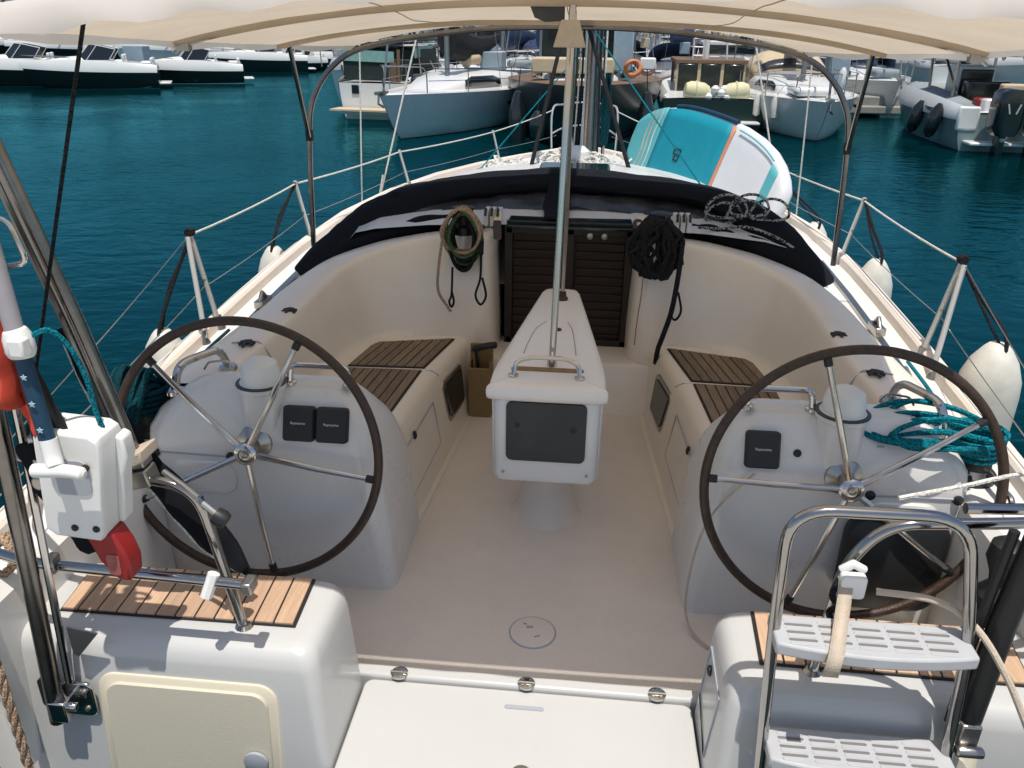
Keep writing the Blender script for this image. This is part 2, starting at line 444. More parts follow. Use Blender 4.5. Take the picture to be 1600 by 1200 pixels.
# low riser under the companionway
f = MB(); f.loft([[(-.56, y, z), (.56, y, z)] for y, z in ((4.03, -.01), (4.035, .01), (4.05, .05), (4.10, .25), (4.115, .275), (4.14, .282), (4.46, .282))], closed=False)
part('bridge_step', f, M['coam'])

# settees
F0 = [(2.4, .60), (2.65, .585), (4.03, .485), (4.3, .47)]
XT = [(2.4, .745), (3.0, .71), (3.6, .655), (4.07, .575), (4.3, .55)]
for s in (-1, 1):
    b = MB(); rows = []
    for y in [2.45, 2.7, 2.95, 3.2, 3.45, 3.7, 3.9, 4.05, 4.2]:
        a, t = interp(F0, y), interp(XT, y)
        rows.append([(s * (a - .03), y, .003), (s * (a - .008), y, .006), (s * a, y, .03), (s * (a * .45 + (t - .075) * .55), y, .2), (s * (t - .078), y, .325), (s * (t - .07), y, .36), (s * (t - .05), y, .386), (s * (t - .022), y, .398), (s * (t + .01), y, .40), (s * 1.2, y, .40)])
    b.grid(rows); part('settee', b, M['coam'])

# coamings: wall behind the seats that sweeps round into the forward bulkhead, as one moulding per side
#        X     Y     ztop  lean  width seat
CO = [(1.165, 2.58, .735, .055, .19, 1), (1.16, 2.80, .74, .06, .19, 1), (1.145, 3.2, .745, .065, .18, 1), (1.13, 3.5, .76, .07, .17, 1), (1.105, 3.76, .785, .08, .16, 1), (1.03, 3.96, .83, .10, .15, 1),
      (.90, 4.06, .875, .13, .15, 1), (.74, 4.10, .91, .15, .15, .8), (.58, 4.11, .93, .155, .15, 0), (.475, 4.115, .94, .14, .14, 0), (.41, 4.135, .945, .11, .12, 0), (.375, 4.19, .945, .06, .08, 0), (.365, 4.30, .945, .03, .06, 0), (.365, 4.50, .945, .02, .06, 0)]
def coaming_rows(s):
    P = []
    for i in range(len(CO) - 1):
        p0, p1, p2, p3 = CO[max(i - 1, 0)], CO[i], CO[i + 1], CO[min(i + 2, len(CO) - 1)]
        for k in range(5):
            t = k / 5
            P.append([.5 * (2 * b + (c - a) * t + (2 * a - 5 * b + 4 * c - d) * t * t + (3 * b - a - 3 * c + d) * t ** 3) for a, b, c, d in zip(p0, p1, p2, p3)])
    P.append(list(CO[-1])); rows = []
    for i, (x, y, zt, ln, w, st) in enumerate(P):
        a, b = P[max(i - 1, 0)], P[min(i + 1, len(P) - 1)]
        t = Vector((b[0] - a[0], b[1] - a[1])).normalized(); nx, ny = t.y, -t.x
        st = max(0, min(1, st))
        pr = [(-.10 * st - .002, .398 * st), (-.05 * st, .402 * st + .003), (-.018 * st, .410 * st + .02 * (1 - st)), (0, .44), (ln * .33, .44 + (zt - .44) * .4), (ln * .72, .44 + (zt - .44) * .78), (ln - .010, zt - .035), (ln - .002, zt - .012), (ln + .014, zt - .001), (ln + .03, zt + .001), (ln + w * .5, zt + .003), (ln + w, zt - .004), (ln + w + .022, zt - .018), (ln + w + .035, zt - .05), (ln + w + .05, .5)]
        rows.append([(s * (x + nx * o), y + ny * o, z) for o, z in pr])
    return rows
for s in (-1, 1):
    c = MB(); c.grid(coaming_rows(s)); part('coaming', c, M['coam'], ang=60)
    # moulded seam where the coaming flares towards the helm
    sm = MB(); sm.tube(smooth_path([(s * 1.33, 2.98, .748), (s * 1.25, 3.0, .75), (s * 1.216, 3.02, .728), (s * 1.16, 3.04, .60), (s * 1.085, 3.06, .45)], 5), .0032, 5)
    part('moulding_seam', sm, M['recess'])
    for yy in (2.97, 3.40):
        xx = 1.26 if yy < 3.2 else 1.235
        k = MB()
        for a in (25, 100, 155):
            dx, dy = math.cos(R(a)) * .034, math.sin(R(a)) * .034
            k.tube([(s * (xx - dx), yy - dy, .752), (s * xx, yy, .764), (s * (xx + dx), yy + dy, .752)], .007, 6)
        k.lathe([(.014, .75), (.014, .762), (.006, .768)], (s * xx, yy, 0), 10)
        part('folding_padeye', k, M['padeye'])
    # tubular fairlead standing on the coaming
    k = MB(); k.tube(fillet([(s * 1.335, 2.50, .74), (s * 1.325, 2.53, .835), (s * 1.245, 2.70, .835), (s * 1.235, 2.73, .75)], .06, 6), .015, 10)
    k.lathe([(.034, .735), (.034, .748), (.016, .752)], (s * 1.335, 2.50, 0), 14); k.lathe([(.034, .738), (.034, .754), (.016, .758)], (s * 1.235, 2.73, 0), 14)
    part('coaming_handle', k, M['chrome'])

# teak laid seats and helm seats, every plank its own piece
def teak_panel(name, poly, z, dirv, width, m, gap=.007):
    cx = sum(p[0] for p in poly) / len(poly); cy = sum(p[1] for p in poly) / len(poly)
    if sum(a[0] * b[1] - b[0] * a[1] for a, b in zip(poly, poly[1:] + poly[:1])) < 0: poly = poly[::-1]
    b = MB().prism(poly, z + .0005, z + .005); base = part(name, b, M['caulk'], smooth=False)
    ins = poly
    for i in range(len(poly)):                                     # inset every edge by a few millimetres
        (x0, y0), (x1, y1) = poly[i], poly[(i + 1) % len(poly)]
        nx, ny = (y1 - y0), -(x1 - x0); l = math.hypot(nx, ny); nx, ny = nx / l, ny / l
        ins = clip_half(ins, nx, ny, nx * x0 + ny * y0 - .006)
    dv = Vector(dirv).normalized(); nx, ny = dv.y, -dv.x
    pr = [p[0] * nx + p[1] * ny for p in ins]; lo, hi = min(pr), max(pr); n = max(1, round((hi - lo) / width)); w = (hi - lo) / n
    for k in range(n):
        q = clip_half(clip_half(ins, nx, ny, lo + (k + 1) * w - gap / 2), -nx, -ny, -(lo + k * w + gap / 2))
        if len(q) < 3: continue
        part('teak_plank', MB().prism(q, z + .004, z + .0095 + rng.random() * .0012), m, base, smooth=False)
    return base
for s in (-1, 1):
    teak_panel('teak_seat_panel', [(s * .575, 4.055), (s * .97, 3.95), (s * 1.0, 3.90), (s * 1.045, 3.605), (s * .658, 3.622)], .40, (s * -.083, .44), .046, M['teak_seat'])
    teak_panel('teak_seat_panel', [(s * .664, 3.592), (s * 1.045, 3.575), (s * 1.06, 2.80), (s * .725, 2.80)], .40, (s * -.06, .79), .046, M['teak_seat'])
    # seat lid seam, locker door in the seat front, latch, speaker-like dark port
    k = MB(); k.tube([(s * .58, 3.607, .375), (s * .615, 3.607, .397), (s * 1.05, 3.590, .402)], .003, 5); part('lid_seam', k, M['recess'])
    fx = lambda y, z: s * (interp(F0, y) + (interp(XT, y) - .078 - interp(F0, y)) * z / .325 - .004)
    k = MB(); k.tube([(fx(y, z), y, z) for y, z in ((3.45, .30), (3.42, .10), (2.9, .08), (2.86, .28), (3.45, .30))], .0028, 5); part('locker_door_seam', k, M['recess'])
    k = MB(); k.lathe([(.019, 0), (.019, .006), (.012, .010)], (fx(3.13, .285), 3.13, .285), 14, axis=(-s, 0, .2)); part('latch', k, M['black'])
    for mm, g, off, nm in ((M['steel'], 0, .0, 'port_frame'), (M['glass'], .022, -.006, 'port_glass')):
        o2 = [(y, z) for y, z in rrect(3.60 + g, 3.90 - g, .115 + g, .33 - g, .035 - g * .5, 4)]
        k = MB(); k.loft([[(fx(y, z) + s * (off + .006), y, z) for y, z in o2], [(fx(y, z) + s * (off - .006), y, z) for y, z in o2]]); part(nm, k, mm, ang=30)

# helm pods
LEV = [(-.01, .535, 1.42, 2.40, 2.90, .05), (.15, .545, 1.43, 2.395, 2.90, .06), (.40, .565, 1.43, 2.385, 2.88, .07), (.56, .59, 1.43, 2.385, 2.80, .07), (.63, .605, 1.42, 2.392, 2.74, .07), (.69, .625, 1.385, 2.412, 2.69, .08), (.735, .648, 1.33, 2.432, 2.65, .075), (.770, .672, 1.28, 2.452, 2.62, .07), (.790, .70, 1.22, 2.470, 2.595, .055), (.798, .74, 1.17, 2.49, 2.575, .04)]
def pod(s):
    b = MB(); b.loft([[(s * x, y, z + (.0 if y < 2.6 else 0)) for x, y in rrect(x0, x1, y0, y1, r, 6)] for z, x0, x1, y0, y1, r in LEV])
    p = part('helm_pod', b, M['pod'], ang=50)
    k = MB(); k.lathe([(.072, .60), (.076, .70), (.078, .795), (.085, .80), (.085, .815), (.075, .822), (.070, .825)], (s * .985, 2.455, 0), 24); part('compass_binnacle', k, M['pod'], p)
    k = MB(); k.lathe([(.068, .822), (.067, .86), (.058, .888), (.036, .903), (.004, .907)], (s * .985, 2.455, 0), 24); part('compass_dome', k, M['whiteplastic'], p)
    k = MB(); k.lathe([(.083, .8155), (.088, .8165), (.088, .8195), (.074, .8225)], (s * .985, 2.455, 0), 24); part('compass_gasket', k, M['screen'], p)
    k = MB(); k.tube(fillet([(s * .685, 2.50, .795), (s * .69, 2.51, .865), (s * .895, 2.51, .865), (s * .90, 2.50, .805)], .05, 6), .0115, 10)
    for x in (.685, .90): k.lathe([(.024, .797), (.024, .807), (.013, .81)], (s * x, 2.50, 0), 12)
    part('grab_rail', k, M['chrome'], p)
    k = MB(); k.lathe([(.062, 0), (.060, .012), (.045, .022), (.028, .03), (.024, .06)], (s * 1.005, 2.392, .612), 28, axis=(0, -1, .12)); part('steering_boss', k, M['steel'], p)
    # small moulded detail: shock cord between two buttons on the outer face, wire loops on top
    k = MB(); k.tube([(s * 1.10, 2.384, .55), (s * 1.38, 2.384, .555)], .004, 6); part('shock_cord', k, M['recess'], p)
    for x in (1.10, 1.38):
        k = MB(); k.lathe([(.017, 0), (.017, .008), (.009, .013)], (s * x, 2.386, .552), 12, axis=(0, -1, 0)); part('cord_button', k, M['black'], p)
    k = MB(); k.tube(fillet([(s * 1.15, 2.60, .805), (s * 1.17, 2.60, .83), (s * 1.25, 2.61, .815), (s * 1.27, 2.61, .785)], .012, 3), .004, 6); part('wire_loop', k, M['steel'], p)
    k = MB(); k.loft([[(s * (1.13 + (x - 1.13) * q), 2.3865 + dy, .46 + (z - .46) * q) for x, z in rrect(1.09, 1.33, .40, .53, .05, 4)] for q, dy in ((1, .003), (1, -.006), (.93, -.012))]); part('moulded_pad', k, M['pod'], p)
    return p
pods = {s: pod(s) for s in (-1, 1)}
tilt = math.atan2(.07, .13)
def cover(s, x, label):
    t = R(20); b = MB(); rot = Matrix.Rotation(-t, 3, 'X')
    c = Vector((x, 2.402, .690))
    sec = []
    for q, dy in ((1, .014), (1, -.008), (.9, -.016)):
        sec.append([c + rot @ Vector((u * q, dy, v * q)) for u, v in rrect(-.056, .056, -.062, .062, .012, 4)])
    b.loft(sec); o = part('instrument_cover', b, M['cover'], pods[s])
    mt = Matrix.Translation(c + rot @ Vector((0, -.0168, .002))) @ rot.to_4x4() @ Matrix.Rotation(R(90), 4, 'X')
    text_mesh('printed_name', 'Raymarine', .0125, M['lilac'], o, mt)
cover(-1, -.843, ''); cover(-1, -.725, ''); cover(1, .735, '')
k = MB(); k.lathe([(.013, 0), (.013, .006), (.008, .009)], (.85, 2.410, .680), 16, axis=(0, -1, .3)); part('key_switch', k, M['black'], pods[1])
k = MB(); rot = Matrix.Rotation(-R(20), 3, 'X'); c = Vector((1.12, 2.432, .712)); k.loft([[c + rot @ Vector((u, dy, v)) for u, v in rrect(-.03, .03, -.036, .036, .006, 3)] for dy in (.01, -.008)]); plate = part('control_panel', k, M['black'], pods[1])
k = MB()
for v, w in ((.022, .028), (.012, .02)): k.box(c + rot @ Vector((-.006, -.0087, v)), (w, .002, .006), rot)
k.box(c + rot @ Vector((-.005, -.0087, -.008)), (.024, .002, .024), rot); part('panel_print', k, M['recess'], plate)

# steering wheels
def wheel(s, a0):
    C = Vector((s * 1.009, 2.319, .607)); u = Vector((1, 0, 0)); w = Vector((0, math.sin(R(7.4)), math.cos(R(7.4)))); n = Vector((0, -math.cos(R(7.4)), math.sin(R(7.4))))
    at = lambda a, r, d=0: C + (u * math.cos(a) + w * math.sin(a)) * r + n * d
    b = MB(); b.tube([at(2 * PI * k / 96, .464) for k in range(96)], .0158, 12, loop=True); rimo = part('steering_wheel', b, M['rim'])
    b = MB(); b.lathe([(.016, -.09), (.016, -.02), (.034, -.015), (.040, .0), (.040, .014), (.032, .022), (.022, .024), (.020, .018), (.002, .016)], C, 24, axis=n); part('hub', b, M['chrome'], rimo)
    b = MB(); b.lathe([(.013, 0), (.013, .008), (.006, .011)], C + n * .016, 6, axis=n); part('hub_nut', b, M['steel'], rimo)
    for k in range(5):
        a = R(a0 + 72 * k); b = MB()
        b.tube([at(a, .034, .004), at(a, .25, .010), at(a, .447, .002)], [.0115, .0105, .0085], 10); part('spoke', b, M['chrome'], rimo)
        b = MB(); b.tube([at(a, .425, .002), at(a, .452, .001)], .0135, 10); part('spoke_ferrule', b, M['black'], rimo)
    return rimo
wheel(-1, 63); wheel(1, 34.7)

# cockpit table
t0 = MB(); t0.loft([[(x * (1 - .5 * max(0, y - 2.8) / .95), y, z) for x, y in rrect(-w, w, y0, y1, .03, 3)] for z, w, y0, y1 in ((.30, .195, 2.765, 3.7), (.32, .203, 2.755, 3.72), (.64, .203, 2.752, 3.80), (.665, .195, 2.757, 3.80))])
table = part('cockpit_table', t0, M['table'], ang=40)
lid = MB()
lw = [(2.71, .195), (2.74, .217), (2.80, .222), (2.95, .215), (3.4, .163), (3.85, .108), (3.95, .092), (4.0, .06)]
ou = [(x, y) for y, x in lw] + [(-x, y) for y, x in reversed(lw)]
ou = [(p.x, p.y) for p in smooth_path([(x, y, 0) for x, y in ou], 4, loop=True)]
cxy = (0, 3.3)
lid.loft([[((x - cxy[0]) * q + cxy[0], (y - cxy[1]) * (1 - (1 - q) * .35) + cxy[1], z) for x, y in ou] for q, z in ((.95, .672), (.99, .68), (1, .695), (1, .712), (.985, .724), (.95, .731), (.85, .734), (.5, .735))])
part('table_leaf', lid, M['leaf'], table, ang=50)
k = MB(); k.box((0, 2.765, .668), (.37, .02, .012)); k.box((0, 2.77, .655), (.38, .02, .006)); part('table_gasket', k, M['steel'], table)
k = MB(); k.loft([[(x * q, 2.752 + dy, z) for x, z in rrect(-.155, .155, .405, .655, .022, 4)] for q, dy in ((1, .003), (1, -.008), (.985, -.012))]); part('instrument_screen_cover', k, M['screen'], table)
for x, z in ((-.165, .345), (.165, .345)):
    k = MB(); k.lathe([(.006, 0), (.006, .003), (.003, .005)], (x, 2.752, z), 8, axis=(0, -1, 0)); part('screw', k, M['steel'], table)
for x, z, r_ in ((-.11, .56, .010), (.105, .55, .014), (0, .528, .012)):
    k = MB(); k.lathe([(r_, 0), (r_, .0012), (r_ * .5, .002)], (x, 2.7405, z), 12, axis=(0, -1, 0)); part('cover_stain_button', k, M['black'] if x else M['screen'], table)
for s in (-1, 1):                                                   # side leaves folded down
    k = MB(); k.loft([[(s * a, y, z) for a, z in ((.204 - d, .31), (.216 - d, .31), (.220 - d, .64), (.206 - d, .645))] for y, d in ((2.79, .004), (3.1, .032), (3.65, .092))]); part('folded_leaf', k, M['gel'], table, bevel=.006)
k = MB(); k.lathe([(.155, .0), (.15, .012), (.118, .06), (.108, .18), (.112, .31)], (0.0, 3.01, 0), 28); part('table_pedestal', k, M['nonskid'], table)
k = MB(); k.tube(fillet([(-.135, 2.81, .735), (-.13, 2.83, .785), (-.07, 2.85, .80), (.06, 2.85, .80), (.115, 2.83, .785), (.12, 2.81, .735)], .04, 5), .0095, 10)
for x in (-.135, .12): k.lathe([(.02, .734), (.02, .741), (.011, .744)], (x, 2.81, 0), 12)
part('table_grab_rail', k, M['chrome'], table)
k = MB(); k.loft([[(x, y, z) for x, y in rrect(-.15, .135, 2.865, 2.905, .018, 4)] for z in (.733, .7375)]); part('leaf_slot', k, M['wood'], table)
for s, px in ((-1, [(-.045, 3.46), (-.085, 3.36), (-.105, 3.2), (-.115, 3.05)]), (1, [(.052, 3.46), (.075, 3.36), (.09, 3.2), (.10, 3.05)])):
    k = MB(); k.tube(smooth_path([(x, y, .7355) for x, y in px], 5), .0022, 5); part('leaf_groove', k, M['recess'], table)
k = MB(); k.lathe([(.028, .734), (.028, .745), (.02, .752), (.018, .775)], (.012, 3.80, 0), 16); part('pole_socket', k, M['rim'], table)
k = MB(); k.lathe([(.016, .734), (.016, .741), (.008, .744)], (.012, 3.35, 0), 12); part('leaf_lock', k, M['rim'], table)
k = MB(); k.tube([(.007, 2.93, .735), (.030, 3.14, 2.035)], .0135, 12); k.lathe([(.02, .735), (.02, .765), (.014, .77)], (.007, 2.93, 0), 12); part('bimini_support_pole', k, M['chrome'])
k = MB(); k.tube([(.013, 3.80, .77), (.024, 3.60, 1.2), (.034, 3.17, 2.02)], .010, 10); part('bimini_stay', k, M['steel'])
# inspection hatch in the sole, hinges, platform
k = MB(); k.lathe([(.078, .002), (.078, .007), (.070, .010), (.002, .010)], (0, 2.225, 0), 32); hat = part('inspection_hatch', k, M['nonskid'])
k = MB(); k.lathe([(.084, .003), (.084, .0045), (.079, .0065)], (0, 2.225, 0), 32); part('hatch_seal', k, M['recess'], hat)
k = MB(); k.box((-.012, 2.245, .0112), (.022, .009, .003)); k.box((.018, 2.20, .0112), (.02, .004, .003), Matrix.Rotation(.5, 3, 'Z')); k.box((-.03, 2.26, .0112), (.012, .006, .003)); part('hatch_grip', k, M['recess'], hat)
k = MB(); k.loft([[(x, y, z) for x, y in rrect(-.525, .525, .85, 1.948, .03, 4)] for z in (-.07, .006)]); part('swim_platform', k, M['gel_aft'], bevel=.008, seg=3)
for x in (-.416, 0, .416):
    k = MB(); k.lathe([(.028, .0), (.028, .006), (.022, .008)], (x, 1.962, .020), 18); k.tube([(x - .028, 1.958, .03), (x + .028, 1.958, .03)], .006, 8)
    hg = part('platform_hinge', k, M['chrome'])
    k = MB()
    for dx, dy in ((-.012, .012), (.012, .012), (-.012, -.012), (.012, -.012)): k.lathe([(.004, 0), (.004, .002)], (x + dx, 1.962 + dy, .0282), 6)
    part('hinge_screw', k, M['steel'], hg)
k = MB(); k.loft([[(x, y, z) for x, y in rrect(-.062, .062, 1.868, 1.884, .007, 4)] for z in (.0, .0085)]); part('pull_slot', k, M['recess'])
k = MB(); k.lathe([(.03, .004), (.03, .011), (.02, .012)], (.012, 1.63, 0), 16); part('drain_cap', k, M['steel'])
# ------------------------------------------------------------------ helm seats, companionway, coachroof
for s in (-1, 1):
    b = MB(); LV = [(-.55, .515, 1.52, 1.53, 1.945, .03), (.0, .53, 1.52, 1.575, 1.945, .035), (.24, .545, 1.52, 1.598, 1.945, .04), (.335, .551, 1.515, 1.606, 1.945, .045), (.368, .558, 1.51, 1.614, 1.944, .048), (.387, .571, 1.50, 1.628, 1.938, .048), (.397, .589, 1.485, 1.647, 1.93, .045), (.4005, .612, 1.46, 1.67, 1.915, .035), (.401, .66, 1.40, 1.72, 1.90, .02)]
    b.loft([[(s * x, y, z) for x, y in rrect(x0, x1, y0, y1, r, 6)] for z, x0, x1, y0, y1, r in LV])
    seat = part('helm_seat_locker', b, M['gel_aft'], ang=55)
    pl = [(s * .640, 1.712), (s * .652, 1.925), (s * 1.36, 1.925), (s * 1.335, 1.705)]
    teak_panel('helm_teak_panel', pl, .4015, (s * .012, .21), .058, M['teak'], .006)
    # locker hatch in the after face
    fy = lambda z: 1.575 + (1.598 - 1.575) * z / .24
    for nm, x0, x1, z0, z1, r, off, mm in (('hatch_rim', .665, 1.185, -.30, .292, .055, .008, 'panel_rim'), ('hatch_panel', .69, 1.16, -.275, .268, .045, .016, 'panel')):
        o2 = rrect(x0, x1, z0, z1, r, 6); k = MB()
        k.loft([[(s * x, fy(z) + .006, z) for x, z in o2], [(s * x, fy(z) - off * .7, z) for x, z in o2], [(s * ((x - .925) * .99 + .925), fy(z) - off, z * .99) for x, z in o2]]); part(nm, k, M[mm], seat, ang=50)
    if s < 0:
        k = MB(); k.lathe([(.035, 0), (.035, .008), (.02, .012)], (-.735, 1.562, .045), 18, axis=(0, -1, 0)); part('hatch_latch', k, M['recess'], seat)
    else:
        # small locker lid with latch in the face beside the platform
        k = MB(); fx2 = lambda z: .53 + (.545 - .53) * z / .24
        k.tube([(fx2(z) - .002, y, z) for y, z in ((1.885, .30), (1.90, .10), (1.72, .04), (1.70, .28), (1.885, .30))], .003, 5); part('side_locker_seam', k, M['recess'], seat)
        k = MB(); k.lathe([(.016, 0), (.016, .006), (.010, .009)], (.545, 1.845, .245), 14, axis=(-1, 0, 0)); part('side_latch', k, M['black'], seat)
    k = MB(); k.lathe([(.012, 0), (.012, .012), (.006, .016)], (s * .575, 1.83, .345), 12, axis=(-s, 0, .4)); part('snap_stud', k, M['whiteplastic'], seat)

# companionway: louvred washboards, sliding hatch, trim
k = MB(); k.box((.02, 4.405, .63), (.70, .03, .72)); dr = part('companionway_door', k, M['lou'], bevel=.004)
for x in (-.155, .195):
    for z in range(13):
        q = MB(); q.box((x, 4.384, .325 + z * .0485), (.27, .012, .0475), Matrix.Rotation(R(11), 3, 'X')); part('louvre_slat', q, M['lou'], dr, bevel=.003)
for c, d in (((-.315, 4.376, .62), (.045, .03, .68)), ((.02, 4.376, .62), (.06, .03, .68)), ((.355, 4.376, .62), (.045, .03, .68)), ((.02, 4.376, .952), (.70, .03, .05)), ((.02, 4.376, .30), (.70, .03, .04))):
    q = MB(); q.box(c, d); part('door_frame', q, M['lou'], dr, bevel=.004)
for x in (.135, .215):
    q = MB(); q.lathe([(.018, 0), (.018, .006), (.008, .010)], (x, 4.362, .925), 12, axis=(0, -1, 0)); part('door_lock', q, M['steel'], dr)
k = MB(); k.loft([[(x, y, z) for x, y in rrect(-.325, .365, 4.30, 5.1, .02, 3)] for z in (.968, .985)]); part('sliding_hatch', k, M['greenglass'], bevel=.004)
for x, lean in ((-.355, -.02), (.385, .02)):
    q = MB(); q.loft([[(x + lean * t + dx, y + dy, z + dz) for dx, dy, dz in ((-.022, 0, 0), (.022, 0, 0), (.022, .03, .02), (-.022, .03, .02))] for t, y, z in ((0, 4.16, .935), (1, 4.30, .985))]); part('hatch_rail', q, M['rim'], bevel=.005)
    q = MB(); q.loft([[(x + lean + dx, y + dy, z + dz) for dx, dy, dz in ((-.022, 0, 0), (.022, 0, 0), (.020, .03, .018), (-.020, .03, .018))] for y, z in ((4.302, .987), (4.37, 1.02))]); part('rail_end_cap', q, M['panel_rim'], bevel=.006)

k = MB(); rows = []
for y, w, zt in ((4.43, 1.30, .93), (4.6, 1.30, .965), (5.0, 1.24, .985), (5.6, 1.16, .985), (6.4, 1.04, .95), (7.2, .88, .885), (8.0, .70, .80), (8.6, .52, .70), (8.9, .40, .62)):
    b = zd(y)
    rows.append([(x * w, y, z) for x, z in ((-1.10, b - .02), (-1.06, b + .02), (-1.0, b + (zt - b) * .55), (-.93, b + (zt - b) * .86), (-.84, zt - .02), (-.6, zt + .012), (-.3, zt + .028), (0, zt + .033), (.3, zt + .028), (.6, zt + .012), (.84, zt - .02), (.93, b + (zt - b) * .86), (1.0, b + (zt - b) * .55), (1.06, b + .02), (1.10, b - .02))])
k.grid(rows); k.f.append(tuple(range(len(rows) * 15 - 15, len(rows) * 15))); k.mi.append(0)
roof = part('coachroof', k, M['gel'], ang=50)
for s in (-1, 1):
    q = MB(); q.loft([[(s * w * f_, y, z) for f_, z in ((1.012, zd(y) + .10), (.985, zd(y) + .23))] for y, w in ((5.1, 1.225), (5.8, 1.13), (6.6, 1.0), (7.4, .83))], closed=False); part('cabin_window', q, M['glass'], roof, solid=.012)
for y, x in ((6.0, 0),):
    q = MB(); q.loft([[(a, b, z) for a, b in rrect(x - .26, x + .26, y - .26, y + .26, .05, 4)] for z in (.94 if y > 7 else 1.02, .975 if y > 7 else 1.045)]); part('deck_hatch', q, M['greenglass'], roof, bevel=.01)
q = MB(); q.lathe([(.10, 0), (.12, .05), (.11, .11), (.06, .15), (.0, .155)], (-.01, 7.4, .875), 14); part('dorade_vent', q, M['whiteplastic'], roof)
# rope clutches with their sheaves on the roof edge, winches behind them
for s, x0 in ((-1, -.545), (1, .50)):
    k = MB(); k.lathe([(.060, .945), (.060, .985), (.046, 1.0), (.052, 1.075), (.060, 1.088), (.03, 1.095)], (x0, 4.235, .0), 20); wn_ = part('coachroof_winch', k, M['black'])
    k = MB(); k.tube(fillet([(x0 - .022, 4.178, 1.082), (x0, 4.174, 1.055), (x0 + .022, 4.178, 1.082)], .006, 2), .0028, 5); part('winch_mark', k, M['whiteplastic'], wn_)
    for j in range(3):
        k = MB(); xx = x0 + s * .0 + (.10 + j * .034) * (1 if s < 0 else 1) - (0 if s < 0 else 0)
        k.loft([[(xx + dx, y, z) for y, z in ((4.38, .955), (4.38, 1.03), (4.41, 1.05), (4.52, 1.04), (4.54, .975))] for dx in (-.013, .013)]); cl = part('rope_clutch', k, M['whiteplastic'], bevel=.004)
        k = MB(); k.tube([(xx, 4.40, 1.045), (xx, 4.375, 1.055), (xx, 4.355, 1.02)], .008, 6); part('clutch_lever', k, M['black'], cl)
    if s > 0:
        k = MB(); k.lathe([(.03, -.01), (.03, .01)], (x0 - .11, 4.36, 1.0), 16, axis=(0, 1, 0)); part('turning_block', k, M['steel'])

# ------------------------------------------------------------------ sprayhood folded down over the roof edge
TOPP = [(-1.56, 4.38, .69), (-1.41, 4.56, .85), (-1.24, 4.72, .98), (-1.05, 4.84, 1.06), (-.75, 4.92, 1.125), (-.4, 4.96, 1.165), (-.02, 4.97, 1.19), (.41, 4.95, 1.165), (.78, 4.88, 1.13), (1.08, 4.76, 1.06), (1.29, 4.60, .94), (1.48, 4.41, .73)]
BOTP = [(-1.40, 4.38, .62), (-1.16, 4.46, .735), (-1.04, 4.56, .80), (-.90, 4.68, .87), (-.74, 4.86, .955), (-.4, 4.94, 1.035), (-.02, 4.95, 1.06), (.42, 4.92, 1.05), (.80, 4.85, 1.01), (.99, 4.60, .885), (1.14, 4.47, .80), (1.33, 4.40, .69)]
tp = smooth_path(TOPP, 6); bt = smooth_path(BOTP, 6); rows = []
for i, (a, b) in enumerate(zip(tp, bt)):
    u = i / (len(tp) - 1); m_ = (a + b) / 2; up = (a - b) / 2; fw = Vector((0, 1, .05)) * (.10 + .06 * math.sin(PI * u)); ring = []
    for k in range(20):
        t = 2 * PI * k / 20
        wr = 1 + .055 * math.sin(9 * t + u * 40) + .05 * noise.noise(Vector((u * 26, math.cos(t) * 2, math.sin(t) * 2)))
        ring.append(m_ + (up * math.cos(t) + fw * math.sin(t)) * wr)
    rows.append(ring)
k = MB(); k.loft(rows); hood = part('sprayhood', k, M['navy'], ang=80)
rows = []
wb = [(-1.14, 4.60, .86), (-.92, 4.58, .935), (-.6, 4.60, .96), (-.3, 4.64, .985), (0, 4.67, 1.01), (.35, 4.66, 1.0), (.62, 4.62, .965), (.88, 4.56, .93), (1.12, 4.52, .86)]
wt = [(-1.12, 4.76, .98), (-.85, 4.86, 1.03), (-.6, 4.90, 1.05), (-.3, 4.93, 1.08), (0, 4.94, 1.09), (.35, 4.92, 1.08), (.62, 4.88, 1.05), (.88, 4.82, 1.02), (1.12, 4.72, .96)]
for j in range(7):
    q = j / 6
    r_ = smooth_path([Vector(a).lerp(Vector(b), q) + Vector((0, -.03 * math.sin(PI * q), 0)) for a, b in zip(wb, wt)], 7)
    rows.append([p + Vector((0, .02 * noise.noise(p * 7), .025 * noise.noise(p * 9 + Vector((3, q, 0))))) for p in r_])
k = MB(); k.grid(rows); part('hood_window', k, M['vinyl'], hood, ang=80)
for a, b in (((-1.02, 4.80, 1.05), (-1.14, 4.64, .87)), ((1.10, 4.70, 1.04), (1.16, 4.58, .86))):
    k = MB(); A, B = Vector(a), Vector(b)
    k.loft([[A.lerp(B, t) + Vector((dx, -.035 - abs(dx) * .1, dz)) for dx, dz in ((-.035, .01), (-.012, .012), (.018, .0), (.03, -.012), (.0, -.02), (-.03, -.01))] for t in (0, .3, .6, 1)]); part('hood_strap', k, M['navy'], hood)
for s in (-1, 1):
    k = MB(); c0 = Vector((-1.475 * 1, 4.36, .655)) if s < 0 else Vector((1.41, 4.37, .705))
    k.lathe([(.022, 0), (.022, .02), (.012, .026)], c0, 12, axis=(0, -1, .6)); part('hood_hinge', k, M['steel'], hood)
k = MB(); k.loft([[(-.135 + .012 * math.sin(i * 1.7), y, z), (.005 + .01 * math.sin(i * 2.1 + 1), y, z), (.005 + .01 * math.sin(i * 2.1 + 1), y + .012, z + .012), (-.135 + .012 * math.sin(i * 1.7), y + .012, z + .012)] for i, (y, z) in enumerate(((4.83, 1.17), (4.78, 1.10), (4.70, 1.05), (4.62, 1.02), (4.52, 1.012), (4.40, 1.005)))]); part('hood_flap', k, M['navy'], hood)
